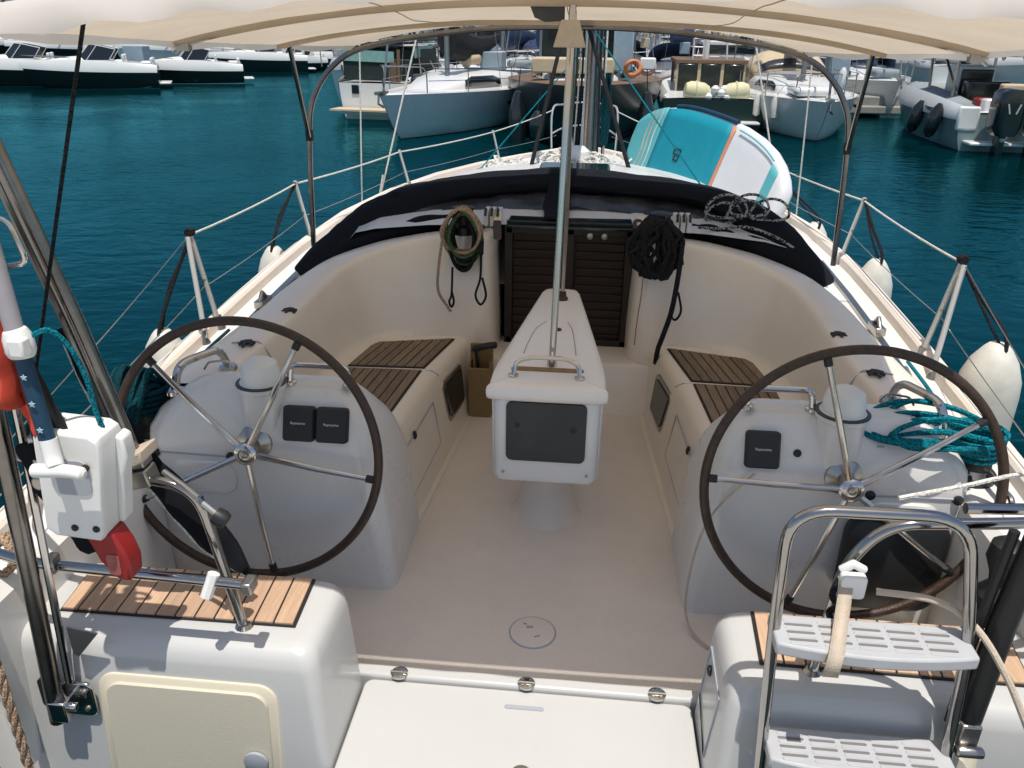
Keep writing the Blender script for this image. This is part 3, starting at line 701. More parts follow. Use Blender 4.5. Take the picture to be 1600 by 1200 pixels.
# fold of bundled cloth where the hood tucks behind the coaming
for x0, x1, y0, nm in ((-1.40, -.50, 4.56, 'tucked_cloth'), (.62, 1.36, 4.56, 'tucked_cloth')):
    k = MB(); n = 26; rows = []
    for i in range(n):
        u = i / (n - 1); x = x0 + (x1 - x0) * u; yy = y0 + .03 - .13 * abs(x) ** 2 * .6
        z = .955 - .30 * max(0, abs(x) - .62) ** 1.35; r_ = (.036 + .03 * min(1, max(0, abs(x) - .6) * 2)) * (1 - (2 * u - 1) ** 4 * .7) * (1 + .3 * noise.noise(Vector((u * 9, x0, 0))))
        rows.append([(x, yy + r_ * 1.3 * math.cos(2 * PI * k_ / 10), z + r_ * math.sin(2 * PI * k_ / 10)) for k_ in range(10)])
    k.loft(rows); part(nm, k, M['navy'], hood, ang=80)

# ------------------------------------------------------------------ bimini
def arc_pts(y, crown, zside, hw, n=25, yb=0.0, p=2.2):
    return [Vector((hw * t, y - yb * (1 - t * t), crown - (crown - zside) * abs(t) ** p)) for t in [2 * i / (n - 1) - 1 for i in range(n)]]
BOW = [(1.572, 2.058, 1.948, 1.22, .06, 1.65), (2.3, 2.05, 1.925, 1.34, .03, 2.1), (3.15, 2.055, 1.90, 1.47, 0, 2.2), (3.7, 2.01, 1.885, 1.49, 0, 2.3), (4.2, 2.005, 1.875, 1.475, 0, 2.6), (4.50, 2.0, 1.868, 1.36, -.04, 2.8), (4.64, 1.992, 1.868, 1.20, -.02, 2.8)]
rows = []
for i in range(len(BOW) - 1):
    for k_ in range(6):
        t = k_ / 6; a, b = BOW[i], BOW[i + 1]; c = [sinterp([(w[0], w[j]) for w in BOW], a[0] + (b[0] - a[0]) * t) for j in range(1, 6)]
        y = a[0] + (b[0] - a[0]) * t
        rows.append([p + Vector((0, 0, .006 * noise.noise(p * 3))) for p in arc_pts(y, c[0], c[1], c[2], 41, c[3], c[4])])
rows.append(arc_pts(BOW[-1][0], BOW[-1][1], BOW[-1][2], BOW[-1][3], 41, BOW[-1][4], BOW[-1][5]))
lift = lambda p: Vector((p.x, p.y, p.z + .036 * max(0, p.x / 1.2) * max(0, min(1, (2.8 - p.y) / 1.2))))
rows = [[lift(p) for p in r_] for r_ in rows]
k = MB(); k.grid(rows); bim = part('bimini_canopy', k, M['cream'], ang=80)
# valence hanging along the after edge and a hem along the sides
va = [lift(p) for p in arc_pts(1.570, 2.059, 1.948, 1.22, 61, .06, 1.65)]
k = MB(); k.grid([[p + Vector((0, -.004, .003)) for p in va], [p + Vector((0, -.030, -.022)) for p in va], [p + Vector((0, -.032 + .005 * math.sin(i * .9), -.058 + .006 * math.sin(i * 1.3))) for i, p in enumerate(va)]]); part('valence', k, M['valence'], bim, ang=80)
for s in (-1, 1):
    e = [r_[0 if s < 0 else -1] for r_ in rows]
    k = MB(); k.grid([[p + Vector((s * .001, 0, .002)) for p in e], [p + Vector((s * .012, 0, -.022 + .006 * math.sin(i * .8))) for i, p in enumerate(e)]]); part('side_hem', k, M['valence'], bim, ang=80)
# bows in their pockets
def bow_tube(y, crown, zs, hw, p, dz=-.016): return [q + Vector((0, 0, dz)) for q in arc_pts(y, crown, zs, hw, 33, 0, p)]
for (y, c_, z_, hw, p) in ((3.15, 2.055, 1.90, 1.47, 2.2), (4.22, 2.004, 1.876, 1.475, 2.6)):
    k = MB(); pts = bow_tube(y, c_, z_, hw, p, -.014); k.grid([[q + Vector((0, dy, dz)) for q in pts] for dy, dz in ((-.026, .013), (-.016, -.004), (0, -.010), (.016, -.004), (.026, .013))]); part('bow_pocket', k, M['cream'], bim, ang=80)
for (y, hw, z_) in ((3.15, 1.47, 1.90),):
    for s in (-1, 1):
        k = MB(); k.tube([(s * (hw - .16), y, z_ + .026), (s * (hw - .02), y, z_ - .012), (s * (hw + .02), y + .02, z_ - .035)], .013, 10); part('bow_end', k, M['white_metal'], bim)
        k = MB(); k.tube([(s * (hw - .02), y, z_ - .012), (s * 1.40, 3.5, 1.72), (s * 1.492, 4.62, 1.42)], .0095, 8) if False else k.box((s * (hw - .03), y, z_ - .02), (.05, .03, .03)); part('bow_clamp', k, M['steel'], bim)
hoop = []
for s in (-1, 1):
    pass
hp = [(-1.535, 4.64, .74), (-1.50, 4.64, 1.40), (-1.44, 4.64, 1.63), (-1.30, 4.64, 1.79), (-1.12, 4.64, 1.868), (-.8, 4.64, 1.925), (-.4, 4.64, 1.965), (0, 4.64, 1.975)]
hp = hp + [(-x, y, z) for x, y, z in reversed(hp[:-1])]
k = MB(); k.tube(smooth_path(hp, 6), .0155, 10); part('main_hoop', k, M['dark_refl_steel'], bim)
for s in (-1, 1):
    k = MB(); k.tube([(s * 1.497, 4.62, 1.385), (s * 1.425, 4.24, 1.87)], .0125, 10); part('hoop_strut', k, M['dark_refl_steel'], bim)
    k = MB(); k.lathe([(.022, -.03), (.024, 0), (.022, .03)], (s * 1.499, 4.635, 1.39), 12); part('strut_joint', k, M['black'], bim)
    k = MB(); k.tube([(s * (.86 if s < 0 else 1.17), 1.60 if s < 0 else 1.62, 1.965 if s < 0 else 1.94), (s * 1.32, 1.70, .90)], .0042, 6); part('canopy_tensioner', k, M['rope_black'], bim)
# seams and clips under the canopy
for c_ in (11, 20, 29):
    k = MB(); k.tube([r_[c_] + Vector((0, 0, -.002)) for r_ in rows], .0022, 4); part('canopy_seam', k, M['strap'], bim)
for y_ in (3.10, 3.20, 4.17, 4.27):
    j_ = min(range(len(rows)), key=lambda q: abs(rows[q][20].y - y_)); k = MB(); k.tube([p + Vector((0, 0, -.003)) for p in rows[j_]], .0016, 4); part('stitch_line', k, M['strap'], bim)
k = MB(); k.loft([[(x, y, z) for x, z in ((-.13, 2.04), (.0, 2.04), (.0, 1.985), (-.07, 1.98), (-.11, 1.995))] for y in (3.19, 3.195)]); part('pocket_flap', k, M['vinyl'], bim)
k = MB(); k.loft([[(.03 + x, y, z) for x, z in ((-.03, 1.985), (.03, 1.985), (.055, 1.90), (-.055, 1.90))] for y in (2.90, 2.93)]); part('canvas_tab', k, M['strap'], bim, bevel=.004)

# ------------------------------------------------------------------ stanchions and lifelines
STN = {}
for s in (-1, 1):
    for j, y in enumerate((3.58, 5.2, 7.3, 9.4)):
        xb = s * (hb(y) - .05); xt = s * (hb(y) + .03); zt_ = (1.055, 1.02, .955, .915)[j]; k = MB()
        k.tube([(xb, y, zd(y) + .03), (xt, y, zt_)], .0125, 10); k.lathe([(.015, 0), (.013, .012), (.002, .016)], (xt, y, zt_ - .002), 10)
        if j == 0: k.tube([(s * (hb(y - .22) - .06), y - .20, zd(y) + .03), (xt - s * .005, y - .035, zt_ - .01)], .0125, 10)
        st = part('stanchion', k, M['white_metal']); STN[(s, j)] = Vector((xt, y, zt_))
        for yy in ((y, y - .20) if j == 0 else (y,)):
            k = MB(); xq = s * (hb(yy) - .05); k.lathe([(.032, .0), (.030, .012), (.018, .03), (.017, .07)], (xq, yy, zd(yy) + .004), 12); part('stanchion_base', k, M['steel'], st)
        k = MB(); k.lathe([(.014, -.01), (.014, .01)], Vector((xb, y, zd(y))).lerp(STN[(s, j)], .52), 8); part('wire_guide', k, M['steel'], st)
    bow_p = Vector((s * .42, 10.9, 1.03)); top = [STN[(s, j)] + Vector((0, 0, -.008)) for j in range(4)]
    def sag(P, d=.012, n=6):
        out = []
        for a, b in zip(P, P[1:]):
            for k_ in range(n): t = k_ / n; out.append(a.lerp(b, t) - Vector((0, 0, d * 4 * t * (1 - t))))
        return out + [P[-1]]
    k = MB(); k.tube(sag(top + [bow_p]), .0062, 6); part('lifeline', k, M['rope_white'])
    k = MB(); k.tube(sag([Vector((s * 1.42, 1.75, .90)), STN[(s, 0)] + Vector((0, -.03, -.01))]), .0022, 5); part('lifeline_wire', k, M['steel'])
    low = [Vector((s * (hb(y) - .01), y, z)) for y, z in ((1.75, .66), (3.56, .80), (5.2, .80), (7.3, .77), (9.4, .72), (10.9, .72))]
    k = MB(); k.tube(sag(low), .0025, 5); part('lower_lifeline', k, M['steel'])
    k = MB(); k.lathe([(.02, -.02), (.023, 0), (.02, .02)], STN[(s, 0)] + Vector((0, .0, .006)), 10, axis=(0, 1, 0)); part('fender_lashing', k, M['rope_black'])
# pulpit
k = MB(); k.tube(smooth_path([(-.42, 10.9, .50), (-.42, 10.9, 1.03), (-.30, 11.35, 1.07), (0, 11.62, 1.08), (.30, 11.35, 1.07), (.42, 10.9, 1.03), (.42, 10.9, .50)], 5), .0135, 8)
k.tube(smooth_path([(-.42, 10.9, .74), (-.27, 11.3, .78), (0, 11.55, .79), (.27, 11.3, .78), (.42, 10.9, .74)], 4), .011, 8)
for s in (-1, 1): k.tube([(s * .16, 11.4, .48), (s * .22, 11.40, 1.07)], .0125, 8)
part('pulpit', k, M['white_metal'])
k = MB(); k.tube([(0, 11.55, .52), (-.02, 8.0, 12.5)], .03, 8); part('furled_genoa', k, M['rope_white'])

# ------------------------------------------------------------------ mast and standing rigging
k = MB(); k.loft([[(.10 + .072 * math.cos(2 * PI * i / 16), 8.0 + .105 * math.sin(2 * PI * i / 16), z) for i in range(16)] for z in (.78, 13.5)]); mast = part('mast', k, M['anod'])
k = MB(); k.box((.10, 8.0, .825), (.24, .30, .05)); part('mast_step', k, M['steel'], mast)
k = MB(); k.loft([[(x, y, z) for x, z in ((.02, 3.05), (.18, 3.05), (.18, 3.22), (.02, 3.22))] for y in (3.9, 7.9)]); part('boom', k, M['anod'], mast, bevel=.03)
for i, (dx, dy, mt_) in enumerate(((-.16, -.06, 'rope_green'), (-.13, -.10, 'rope_white'), (-.105, -.11, 'rope_black'), (-.075, -.12, 'rope_white'), (-.045, -.12, 'rope_beige'), (.02, -.13, 'rope_navy'), (.055, -.13, 'rope_black'), (.09, -.10, 'rope_navy'), (.105, -.09, 'rope_white'))):
    k = MB(); k.tube([(.10 + dx * 1.25, 8.0 + dy * 1.3, .82), (.10 + dx, 8.0 + dy, 1.6), (.10 + dx * .8, 8.0 + dy * .8, 6.0)], .008 if i % 2 else .011, 6); part('halyard', k, M[mt_], mast)
k = MB()
for i in range(9):
    a = i * .7; k.tube(smooth_path([(.235 + .02 * math.sin(a), 7.9 - .012 * i, 1.62), (.20 + .03 * math.cos(a * 1.3), 7.86, 1.25), (.215 + .03 * math.sin(a * 2), 7.85, .98), (.25 + .02 * math.cos(a), 7.86, 1.25), (.25, 7.88 - .01 * i, 1.60)], 4), .010, 5)
single('rope_hank', k, M['rope_navy'], 'hank of dark blue halyard hanging against the foot of the grey mast', 'rope')
for i, (A, B) in enumerate((((.02, 7.9, 2.9), (-.38, 6.8, .92)), ((-.30, 8.2, 2.9), (.44, 6.8, .90)))):
    k = MB(); k.tube([A, B], .018, 8); part('vang_strap', k, M['rope_black'], mast)
for s in (-1, 1):
    k = MB(); k.tube([(s * 1.71, 6.9, .60), (s * .32, 7.7, 6.0)], .0075, 6); k.tube([(s * 1.71, 6.9, .60), (s * 1.67, 6.92, .80)], .014, 8); part('cap_shroud', k, M['rope_white'])
    k = MB(); k.tube([(s * 1.73, 6.4, .60), (s * 1.64, 6.4, 2.4), (s * 1.2, 6.8, 6.5)], .006, 6); part('lower_shroud', k, M['rope_white'])
    k = MB(); k.tube([(-.02, 7.65, 1.8), (-.86, 7.0, .83)] if s < 0 else [(.02, 7.8, 2.05), (.95, 5.65, .91)], .006, 6); part('preventer_line', k, M['rope_teal'])
# heap of white rope round the mast foot
k = MB(); rg4 = random.Random(4)
for i in range(30):
    x, y = rg4.uniform(-.75, .95), rg4.uniform(7.0, 7.75); z = .60 + .30 * max(0, 1 - abs(x) * .45) + rg4.uniform(-.0, .05); r_ = rg4.uniform(.06, .13); w_ = rg4.uniform(.5, 1)
    k.tube([(x + r_ * math.cos(a), y + r_ * w_ * math.sin(a), z + .04 * math.sin(a * 2 + i)) for a in [2 * PI * q / 12 for q in range(12)]], .013, 5, loop=True)
single('rope_heap', k, M['rope_white'], 'untidy heap of white rope on the coachroof round the mast foot', 'rope')
# ------------------------------------------------------------------ pushpit, posts and ladder at the stern
k = MB()
k.tube(fillet([(-.785, 1.705, .39), (-.868, 1.72, .835), (-1.04, 1.72, .862), (-1.42, 1.72, .90), (-1.56, 1.95, .92)], .12, 8), .0145, 12)
k.lathe([(.026, .392), (.026, .402), (.016, .41)], (-.785, 1.705, 0), 12)
push = part('pushpit', k, M['ladder'])
k = MB(); k.tube(fillet([(-.70, 1.60, .632), (-.78, 1.60, .635), (-1.30, 1.60, .652), (-1.55, 1.66, .66)], .05, 4), .0145, 12); part('pushpit_lower_rail', k, M['ladder'], push)
k = MB(); k.box((-.70, 1.60, .632), (.03, .05, .035)); part('rail_end_fitting', k, M['steel'], push, bevel=.006)
k = MB(); k.box((-1.23, 1.6, .655), (.025, .04, .05)); part('rail_clamp', k, M['steel'], push, bevel=.006)
k = MB(); k.tube([(-.81, 1.58, .60), (-.79, 1.60, .66)], .016, 8); part('rail_clamp', k, M['whiteplastic'], push)
k = MB(); k.tube([(-.93, 1.69, .90), (-.86, 1.66, .875), (-.82, 1.64, .86)], .008, 8); k.tube([(-.82, 1.655, .835), (-.775, 1.645, .805)], .009, 8); part('gate_latch', k, M['chrome'], push)
k = MB(); k.lathe([(.022, 0), (.024, .02), (.02, .034)], (-.785, 1.645, .81), 14, axis=(.85, -.1, -.5)); part('latch_knob', k, M['black'], push)
k = MB(); k.tube([(-1.02, 1.74, .845), (-1.115, 1.74, 1.28), (-1.215, 1.72, 1.73), (-1.30, 1.70, 2.1)], .0205, 14); k.tube([(-1.06, 1.755, .86), (-1.155, 1.755, 1.28), (-1.25, 1.735, 1.72), (-1.32, 1.72, 2.05)], .013, 10); postA = part('stern_arch_tube', k, M['dark_refl_steel'])
k = MB(); rot = Matrix.Rotation(R(-14), 3, 'Y'); k.box((-1.035, 1.73, .895), (.085, .05, .022), rot); k.box((-1.03, 1.73, .855), (.09, .06, .05), rot); part('arch_foot', k, M['steel'], postA, bevel=.006)
k = MB(); k.loft([[Vector((-1.075 + .09 * t, 1.70, .875 + .045 * t)) + Vector((0, y, z)) for y, z in ((-.012, .0), (.075, .0), (.075, .034), (-.012, .034))] for t in (0, .35, .7, 1)]); part('webbing_strap', k, M['strap'], postA, bevel=.004)
# folded gangway frame standing on the after face, port
k = MB(); k.tube([(-1.292, 1.545, .155), (-1.262, 1.54, .50), (-1.232, 1.54, .95), (-1.212, 1.54, 1.28), (-1.20, 1.54, 1.55)], .0225, 14); pb = part('gangway_tube', k, M['dark_refl_steel'])
k = MB(); k.tube([(-1.245, 1.565, .28), (-1.218, 1.56, .62), (-1.192, 1.56, 1.0), (-1.175, 1.56, 1.35)], .0105, 10); part('gangway_inner_tube', k, M['chrome'], pb)
k = MB(); k.loft([[(-1.235 + x, y, .21 + z) for x, z in rrect(-.045, .045, -.06, .06, .02, 3)] for y in (1.570, 1.582)]); k.box((-1.268, 1.555, .205), (.05, .07, .07)); k.tube([(-1.30, 1.545, .21), (-1.225, 1.545, .21)], .013, 8); part('gangway_bracket', k, M['chrome'], pb, bevel=.004)
k = MB()
for dz in (-.03, .03): k.lathe([(.008, 0), (.008, .004), (.004, .006)], (-1.215, 1.57, .21 + dz), 8, axis=(0, -1, 0))
part('bracket_bolt', k, M['steel'], pb)
k = MB(); k.loft([[(-1.325 + x, y, .235 + z) for x, z in rrect(-.014, .014, -.05, .05, .012, 3)] for y in (1.56, 1.578)]); part('side_plate', k, M['black'], pb)
k = MB(); k.loft([[(x, y, z) for x, z in ((-1.215, .38), (-1.20, .37), (-1.13, .455), (-1.215, .47))] for y in (1.57, 1.575)]); part('gusset', k, M['steel'], pb)
k = MB(); k.tube([(1.155, 1.585, .98), (1.13, 1.58, .70), (1.118, 1.575, .40), (1.112, 1.57, .36)], .030, 14); k.tube([(1.105, 1.60, .94), (1.085, 1.595, .62), (1.085, 1.59, .38)], .012, 8); pr_ = part('stern_post', k, M['black'])
k = MB(); k.box((1.115, 1.575, .37), (.05, .07, .09)); k.tube([(1.085, 1.53, .345), (1.15, 1.53, .345)], .016, 8); part('post_bracket', k, M['steel'], pr_, bevel=.008)
# starboard pushpit rail with the curved inner leg
k = MB(); k.tube(fillet([(.775, 1.705, .39), (.80, 1.71, .74), (.88, 1.71, .868), (1.10, 1.71, .885), (1.45, 1.73, .91), (1.60, 1.95, .93)], .13, 8), .0145, 12); k.lathe([(.026, .392), (.026, .402), (.016, .41)], (.775, 1.705, 0), 12); k.tube([(1.02, 1.66, .955), (1.5, 1.69, .962)], .0135, 10); push2 = part('pushpit', k, M['ladder'])
# boarding ladder, folded up behind the transom
k = MB(); k.tube(fillet([(.665, 1.50, -.45), (.632, 1.53, .20), (.612, 1.552, .62), (.600, 1.56, .985), (.985, 1.56, .99), (1.055, 1.556, .66), (1.075, 1.53, .22), (1.07, 1.50, -.45)], .10, 8), .0145, 12); lad = part('boarding_ladder', k, M['ladder'])
def step(z, x0, x1, y0):
    b = MB(); n = 14; fr = []; bk = []
    for i in range(n + 1):
        t = i / n; x = x0 + (x1 - x0) * t; bow = .026 * (1 - (2 * t - 1) ** 2)
        fr.append((x, y0 - .05 - bow)); bk.append((x, y0 + .055))
    out = fr + bk[::-1]
    b.loft([[(x, y, zz) for x, y in out] for zz in (z - .034, z)])
    o = part('ladder_step', b, M['greyplastic'], lad, bevel=.006, ang=30)
    for i in range(5):                                               # slotted tread
        for j in range(4):
            xa = x0 + .03 + i * (x1 - x0 - .06) / 5; w = (x1 - x0 - .06) / 5 - .012; yy = y0 - .046 + j * .026
            b = MB(); b.loft([[(x, y, zz) for x, y in rrect(xa, xa + w, yy - .0055, yy + .0055, .005, 2)] for zz in (z - .001, z + .002)]); part('tread_rib', b, M['greyplastic'], lad, bevel=.0015, seg=1)
            if j < 3:
                b = MB(); b.loft([[(x, y, zz) for x, y in rrect(xa, xa + w, yy + .0085, yy + .0165, .004, 2)] for zz in (z - .001, z + .0008)]); part('tread_slot', b, M['slot'], lad)
step(.665, .605, 1.055, 1.545); step(.33, .632, 1.075, 1.52)
# webbing strap and buckle that hold the ladder up
k = MB(); rows = []
for t, (x, y, z, w) in enumerate(((.785, 1.655, .745, .016), (.785, 1.635, .745, .016), (.775, 1.60, .705, .017), (.752, 1.53, .673, .017), (.728, 1.462, .669, .0175), (.722, 1.455, .615, .0175), (.722, 1.47, .61, .0175))):
    rows.append([(x - w, y, z), (x + w, y, z)])
k.grid(rows); part('ladder_strap', k, M['strap'], lad, solid=.004)
k = MB(); k.loft([[(.80 + x, y, .735 + z) for x, z in rrect(-.03, .03, -.032, .032, .01, 3)] for y in (1.625, 1.65)]); k.tube([(.775, 1.66, .76), (.80, 1.655, .785), (.83, 1.66, .765)], .012, 8); part('strap_buckle', k, M['whiteplastic'], lad, bevel=.004)
k = MB(); k.tube(smooth_path([(.775, 1.655, .74), (.76, 1.64, .70), (.775, 1.63, .675), (.76, 1.64, .65), (.77, 1.62, .63)], 4), .008, 6); part('strap_tail', k, M['rope_black'], lad)

# winches beside the helms
for s in (-1, 1):
    x, y, z = s * 1.47, 2.52, zd(2.5)
    k = MB(); k.lathe([(.075, z), (.075, z + .03), (.055, z + .05), (.05, z + .11), (.062, z + .145), (.05, z + .155), (.02, z + .16)], (x, y, 0), 22); part('primary_winch', k, M['black'])
    k = MB(); k.tube(fillet([(s * 1.50, 2.30, zd(2.3)), (s * 1.50, 2.30, zd(2.3) + .05), (s * 1.50, 2.50, zd(2.3) + .05), (s * 1.50, 2.50, zd(2.3))], .03, 4), .010, 8); part('mooring_cleat', k, M['steel'])

# ------------------------------------------------------------------ gear that lies on, hangs from or leans against the yacht
def loops(center, ax, ay, n, r, jit, seed, sag=.0, depth=.05, nrm=(0, -1, 0)):
    rg = random.Random(seed); P = []
    for i in range(n):
        jx, jy = 1 + rg.uniform(-jit, jit), 1 + rg.uniform(-jit, jit); d = rg.uniform(-depth, depth); ph = rg.uniform(-.25, .25)
        for k_ in range(20):
            a = 2 * PI * k_ / 20 + ph * 0; c_, s_ = math.cos(a), math.sin(a)
            P.append((center[0] + ax * jx * s_ * (1 - .25 * max(0, c_)), center[1] + d + .012 * math.sin(a * 2 + i), center[2] + ay * jy * c_ - (jy - 1) * ay))
    return P
def rope_coil(center, ax, ay, n, r, jit, seed, m, label, group=None, cat='rope coil', extra=None, depth=.04, name='rope_coil'):
    k = MB(); P = loops(center, ax, ay, n, r, jit, seed, depth=depth)
    k.tube(smooth_path(P, 2), r, 6)
    if extra: extra(k)
    return single(name, k, m, label, cat, group)
def tail(*pts, r=.008): return lambda k: [k.tube(smooth_path(p, 5), r, 6) for p in pts]
rope_coil((-.54, 4.13, .975), .10, .125, 6, .0085, .10, 3, M['rope_beige'], 'tan and beige rope coil hung on the port side of the companionway', extra=tail([(-.635, 4.10, .97), (-.655, 4.07, .82), (-.66, 4.05, .68), (-.61, 4.045, .59), (-.59, 4.03, .57)]))
rope_coil((-.525, 4.11, .955), .085, .13, 5, .0085, .13, 4, M['rope_green'], 'green flecked rope coil hanging inside the tan coil', extra=None)
rope_coil((-.535, 4.15, .945), .065, .145, 9, .011, .12, 5, M['rope_black'], 'black rope hank hung behind the tan and green coils', extra=tail([(-.585, 4.08, .80), (-.588, 4.055, .66), (-.60, 4.045, .62), (-.588, 4.045, .59), (-.575, 4.045, .62), (-.586, 4.055, .67)], r=.0065))
def bungee(x, z0, z1, label, group=None):
    k = MB(); k.tube(smooth_path([(x, 4.075, z0), (x - .004, 4.065, (z0 + z1) / 2), (x - .028, 4.05, z1 + .05), (x, 4.045, z1), (x + .028, 4.05, z1 + .05), (x + .006, 4.065, (z0 + z1) / 2)], 6), .0068, 6); k.tube([(x, 4.09, z0 + .05), (x, 4.07, z0 - .02)], .013, 8)
    return single('cord_loop', k, M['rope_black'], label, 'cord')
bungee(-.43, .895, .61, 'thin dark cord loop hanging beside the tan rope coil')
# starboard bundle
k = MB(); rg = random.Random(9)
for i in range(34):
    ph = rg.random() * 6; dx = rg.uniform(-.05, .05); dy = rg.uniform(-.045, .045)
    k.tube([(.482 + dx + (.045 + .065 * rg.random()) * math.sin(a) * (1 - .35 * max(0, math.cos(a))), 4.07 + dy, .945 + (.135 + .02 * rg.random()) * math.cos(a)) for a in [2 * PI * q / 18 for q in range(18)]], .0125, 6, loop=True)
single('rope_bundle', k, M['rope_black'], 'thick bundle of black rope hung on the starboard side of the companionway', 'rope coil')
k = MB(); k.tube(smooth_path([(.60, 4.04, 1.0), (.595, 4.02, .86), (.585, 4.0, .74), (.57, 3.99, .62), (.54, 3.985, .50), (.52, 3.985, .42), (.515, 3.99, .34)], 6), .0135, 8); single('black_strap', k, M['rope_black'], 'thick black rope tail hanging down to the starboard seat', 'rope')
bungee(.60, .86, .57, 'thin dark cord loop hanging beside the black rope bundle')
k = MB(); k.tube(smooth_path([(.42, 4.07, .80), (.415, 4.05, .68), (.405, 4.045, .56), (.40, 4.045, .42)], 5), .0035, 5); single('string', k, M['rope_beige'], 'single thin tan string hanging below the black rope bundle', 'cord')
# loose black and white line on the sprayhood
k = MB(); rg = random.Random(5)
for i in range(5):
    cx, cz, r_ = .98 + .12 * (i % 3) - .1, 1.0 + .015 * i, .07 + .03 * rg.random()
    k.tube([(cx + r_ * math.cos(a) * 1.15, 4.60 - .03 * math.sin(a) - .02 * i, cz + r_ * .8 * math.sin(a) * (1.3 if math.sin(a) > 0 else .5)) for a in [2 * PI * q / 22 for q in range(22)]], .0075, 6, loop=True)
k.tube(smooth_path([(.72, 4.40, .985), (.85, 4.50, .96), (1.0, 4.52, .97), (1.15, 4.48, .93), (1.25, 4.44, .88)], 5), .0075, 6)
single('loose_line', k, rope_mat('black_white_line', (.008, .008, .009), (.35, .36, .36), 70), 'black line with white flecks looped over the starboard end of the sprayhood', 'rope')

# coiled mooring line on the starboard winch, darker one on the port winch
def helm_coil(s, mt, label, seed):
    k = MB(); rg = random.Random(seed); X, Y, Z = s * 1.47, 2.54, zd(2.5) + .135
    for i in range(5):
        k.tube([(X + (.066 + .004 * i) * math.cos(a), Y + (.066 + .004 * i) * math.sin(a), Z - .05 + .022 * i) for a in [2 * PI * q / 20 for q in range(20)]], .0105, 6, loop=True)
    if s > 0:
        for i in range(7):
            j, h, g = rg.uniform(-.045, .045), rg.uniform(-.03, .035), rg.uniform(-.05, .03)
            k.tube(smooth_path([(X + .04, Y - .05, Z + .03 + h), (X - .09, Y - .03 + j, Z + .075 + h), (X - .22 + g, Y - .03 + j * 1.6, Z + .09 + h * .8), (X - .33 + g * 1.6, Y - .07 + j, Z + .06 + h * .3), (X - .30 + g, Y - .13 + j, Z + .045), (X - .17, Y - .15 + j * 1.4, Z + .05 + h * .6), (X - .02, Y - .12 + j * .5, Z + .02 + h)], 5), .0092, 6)
    else:
        for i in range(22):
            j, h = rg.uniform(-.055, .055), rg.uniform(-.03, .05); q = rg.uniform(-.03, .03)
            k.tube(smooth_path([(X + .02 + j, Y + .03 + q, Z + .02), (X + j * 1.2, Y - .05, Z + .085 + h), (X - .01 + j, Y - .14 + q, Z + .02), (X - .03 + j * .7, Y - .20 + q * .5, Z - .12), (X - .06 + j * .3, Y - .235, Z - .28 + h * 1.5)], 4), .0105, 6)
    k.tube(smooth_path([(X + s * .01, Y + .07, Z), (X - s * .0, Y + .25, Z - .04), (X + s * .06, Y + .55, Z - .06), (X + s * .12, 3.5, zd(3.5) + .03)], 5), .008, 6)
    return single('mooring_line', k, M[mt], label, 'rope')
helm_coil(1, 'rope_teal', 'bright teal mooring rope coiled over the winch beside the starboard wheel', 2)
helm_coil(-1, 'rope_navy', 'dark blue green mooring rope heaped over the winch beside the port wheel', 3)

# fenders hung outside the lifelines
def fender(x, y, zt, L, r, top, label, eye=-1):
    k = MB(); k.lathe([(.0, -L), (r * .45, -L + .01), (r * .85, -L + .10), (r, -L + .20), (r, -.22), (r * .95, -.15), (r * .74, -.075), (r * .45, -.02), (r * .30, 0), (.0, .004)], (x, y, zt), 24)
    o = single('fender', k, M['fender'], label, 'fender', 'white fenders hung along the side decks', ang=70)
    k = MB(); k.lathe([(.020, -.006), (.024, 0), (.020, .006)], (x - (.01 if x < 0 else -.0), y - r * .45, zt - .055), 12, axis=(0, -.8, .6)); obj('eyelet', k, M['black'], o)
    k = MB(); T_ = Vector(top)
    k.tube(smooth_path([(x, y - r * .45, zt - .055), (x + .01, y - .02, zt + .04), tuple(Vector((x, y, zt + .05)).lerp(T_, .4)), top], 4), .009, 6); k.tube(smooth_path([(x + .0, y, zt), tuple(Vector((x - .03, y + .02, zt + .05)).lerp(T_, .4)), (T_.x + .01, T_.y + .02, T_.z)], 4), .007, 6)
    obj('lanyard', k, M['rope_black'], o)
    return o
fender(-1.885, 3.42, .62, .62, .115, (STN[(-1, 0)].x, 3.57, 1.04), 'white fender hung outside the port rail, seen through the port wheel')
fender(-1.89, 4.88, .665, .62, .115, (STN[(-1, 1)].x, 5.19, 1.02), 'white fender beside the port end of the navy sprayhood')
fender(1.875, 3.34, .765, .68, .125, (STN[(1, 0)].x, 3.57, 1.04), 'nearest white fender, hung beyond the starboard wheel')
fender(1.87, 4.90, .72, .62, .115, (STN[(1, 1)].x, 5.19, 1.02), 'white fender at the starboard end of the navy sprayhood')
fender(1.86, 6.30, .64, .62, .115, (STN[(1, 2)].x, 7.28, .94), 'white fender hung below the near end of the paddleboard')

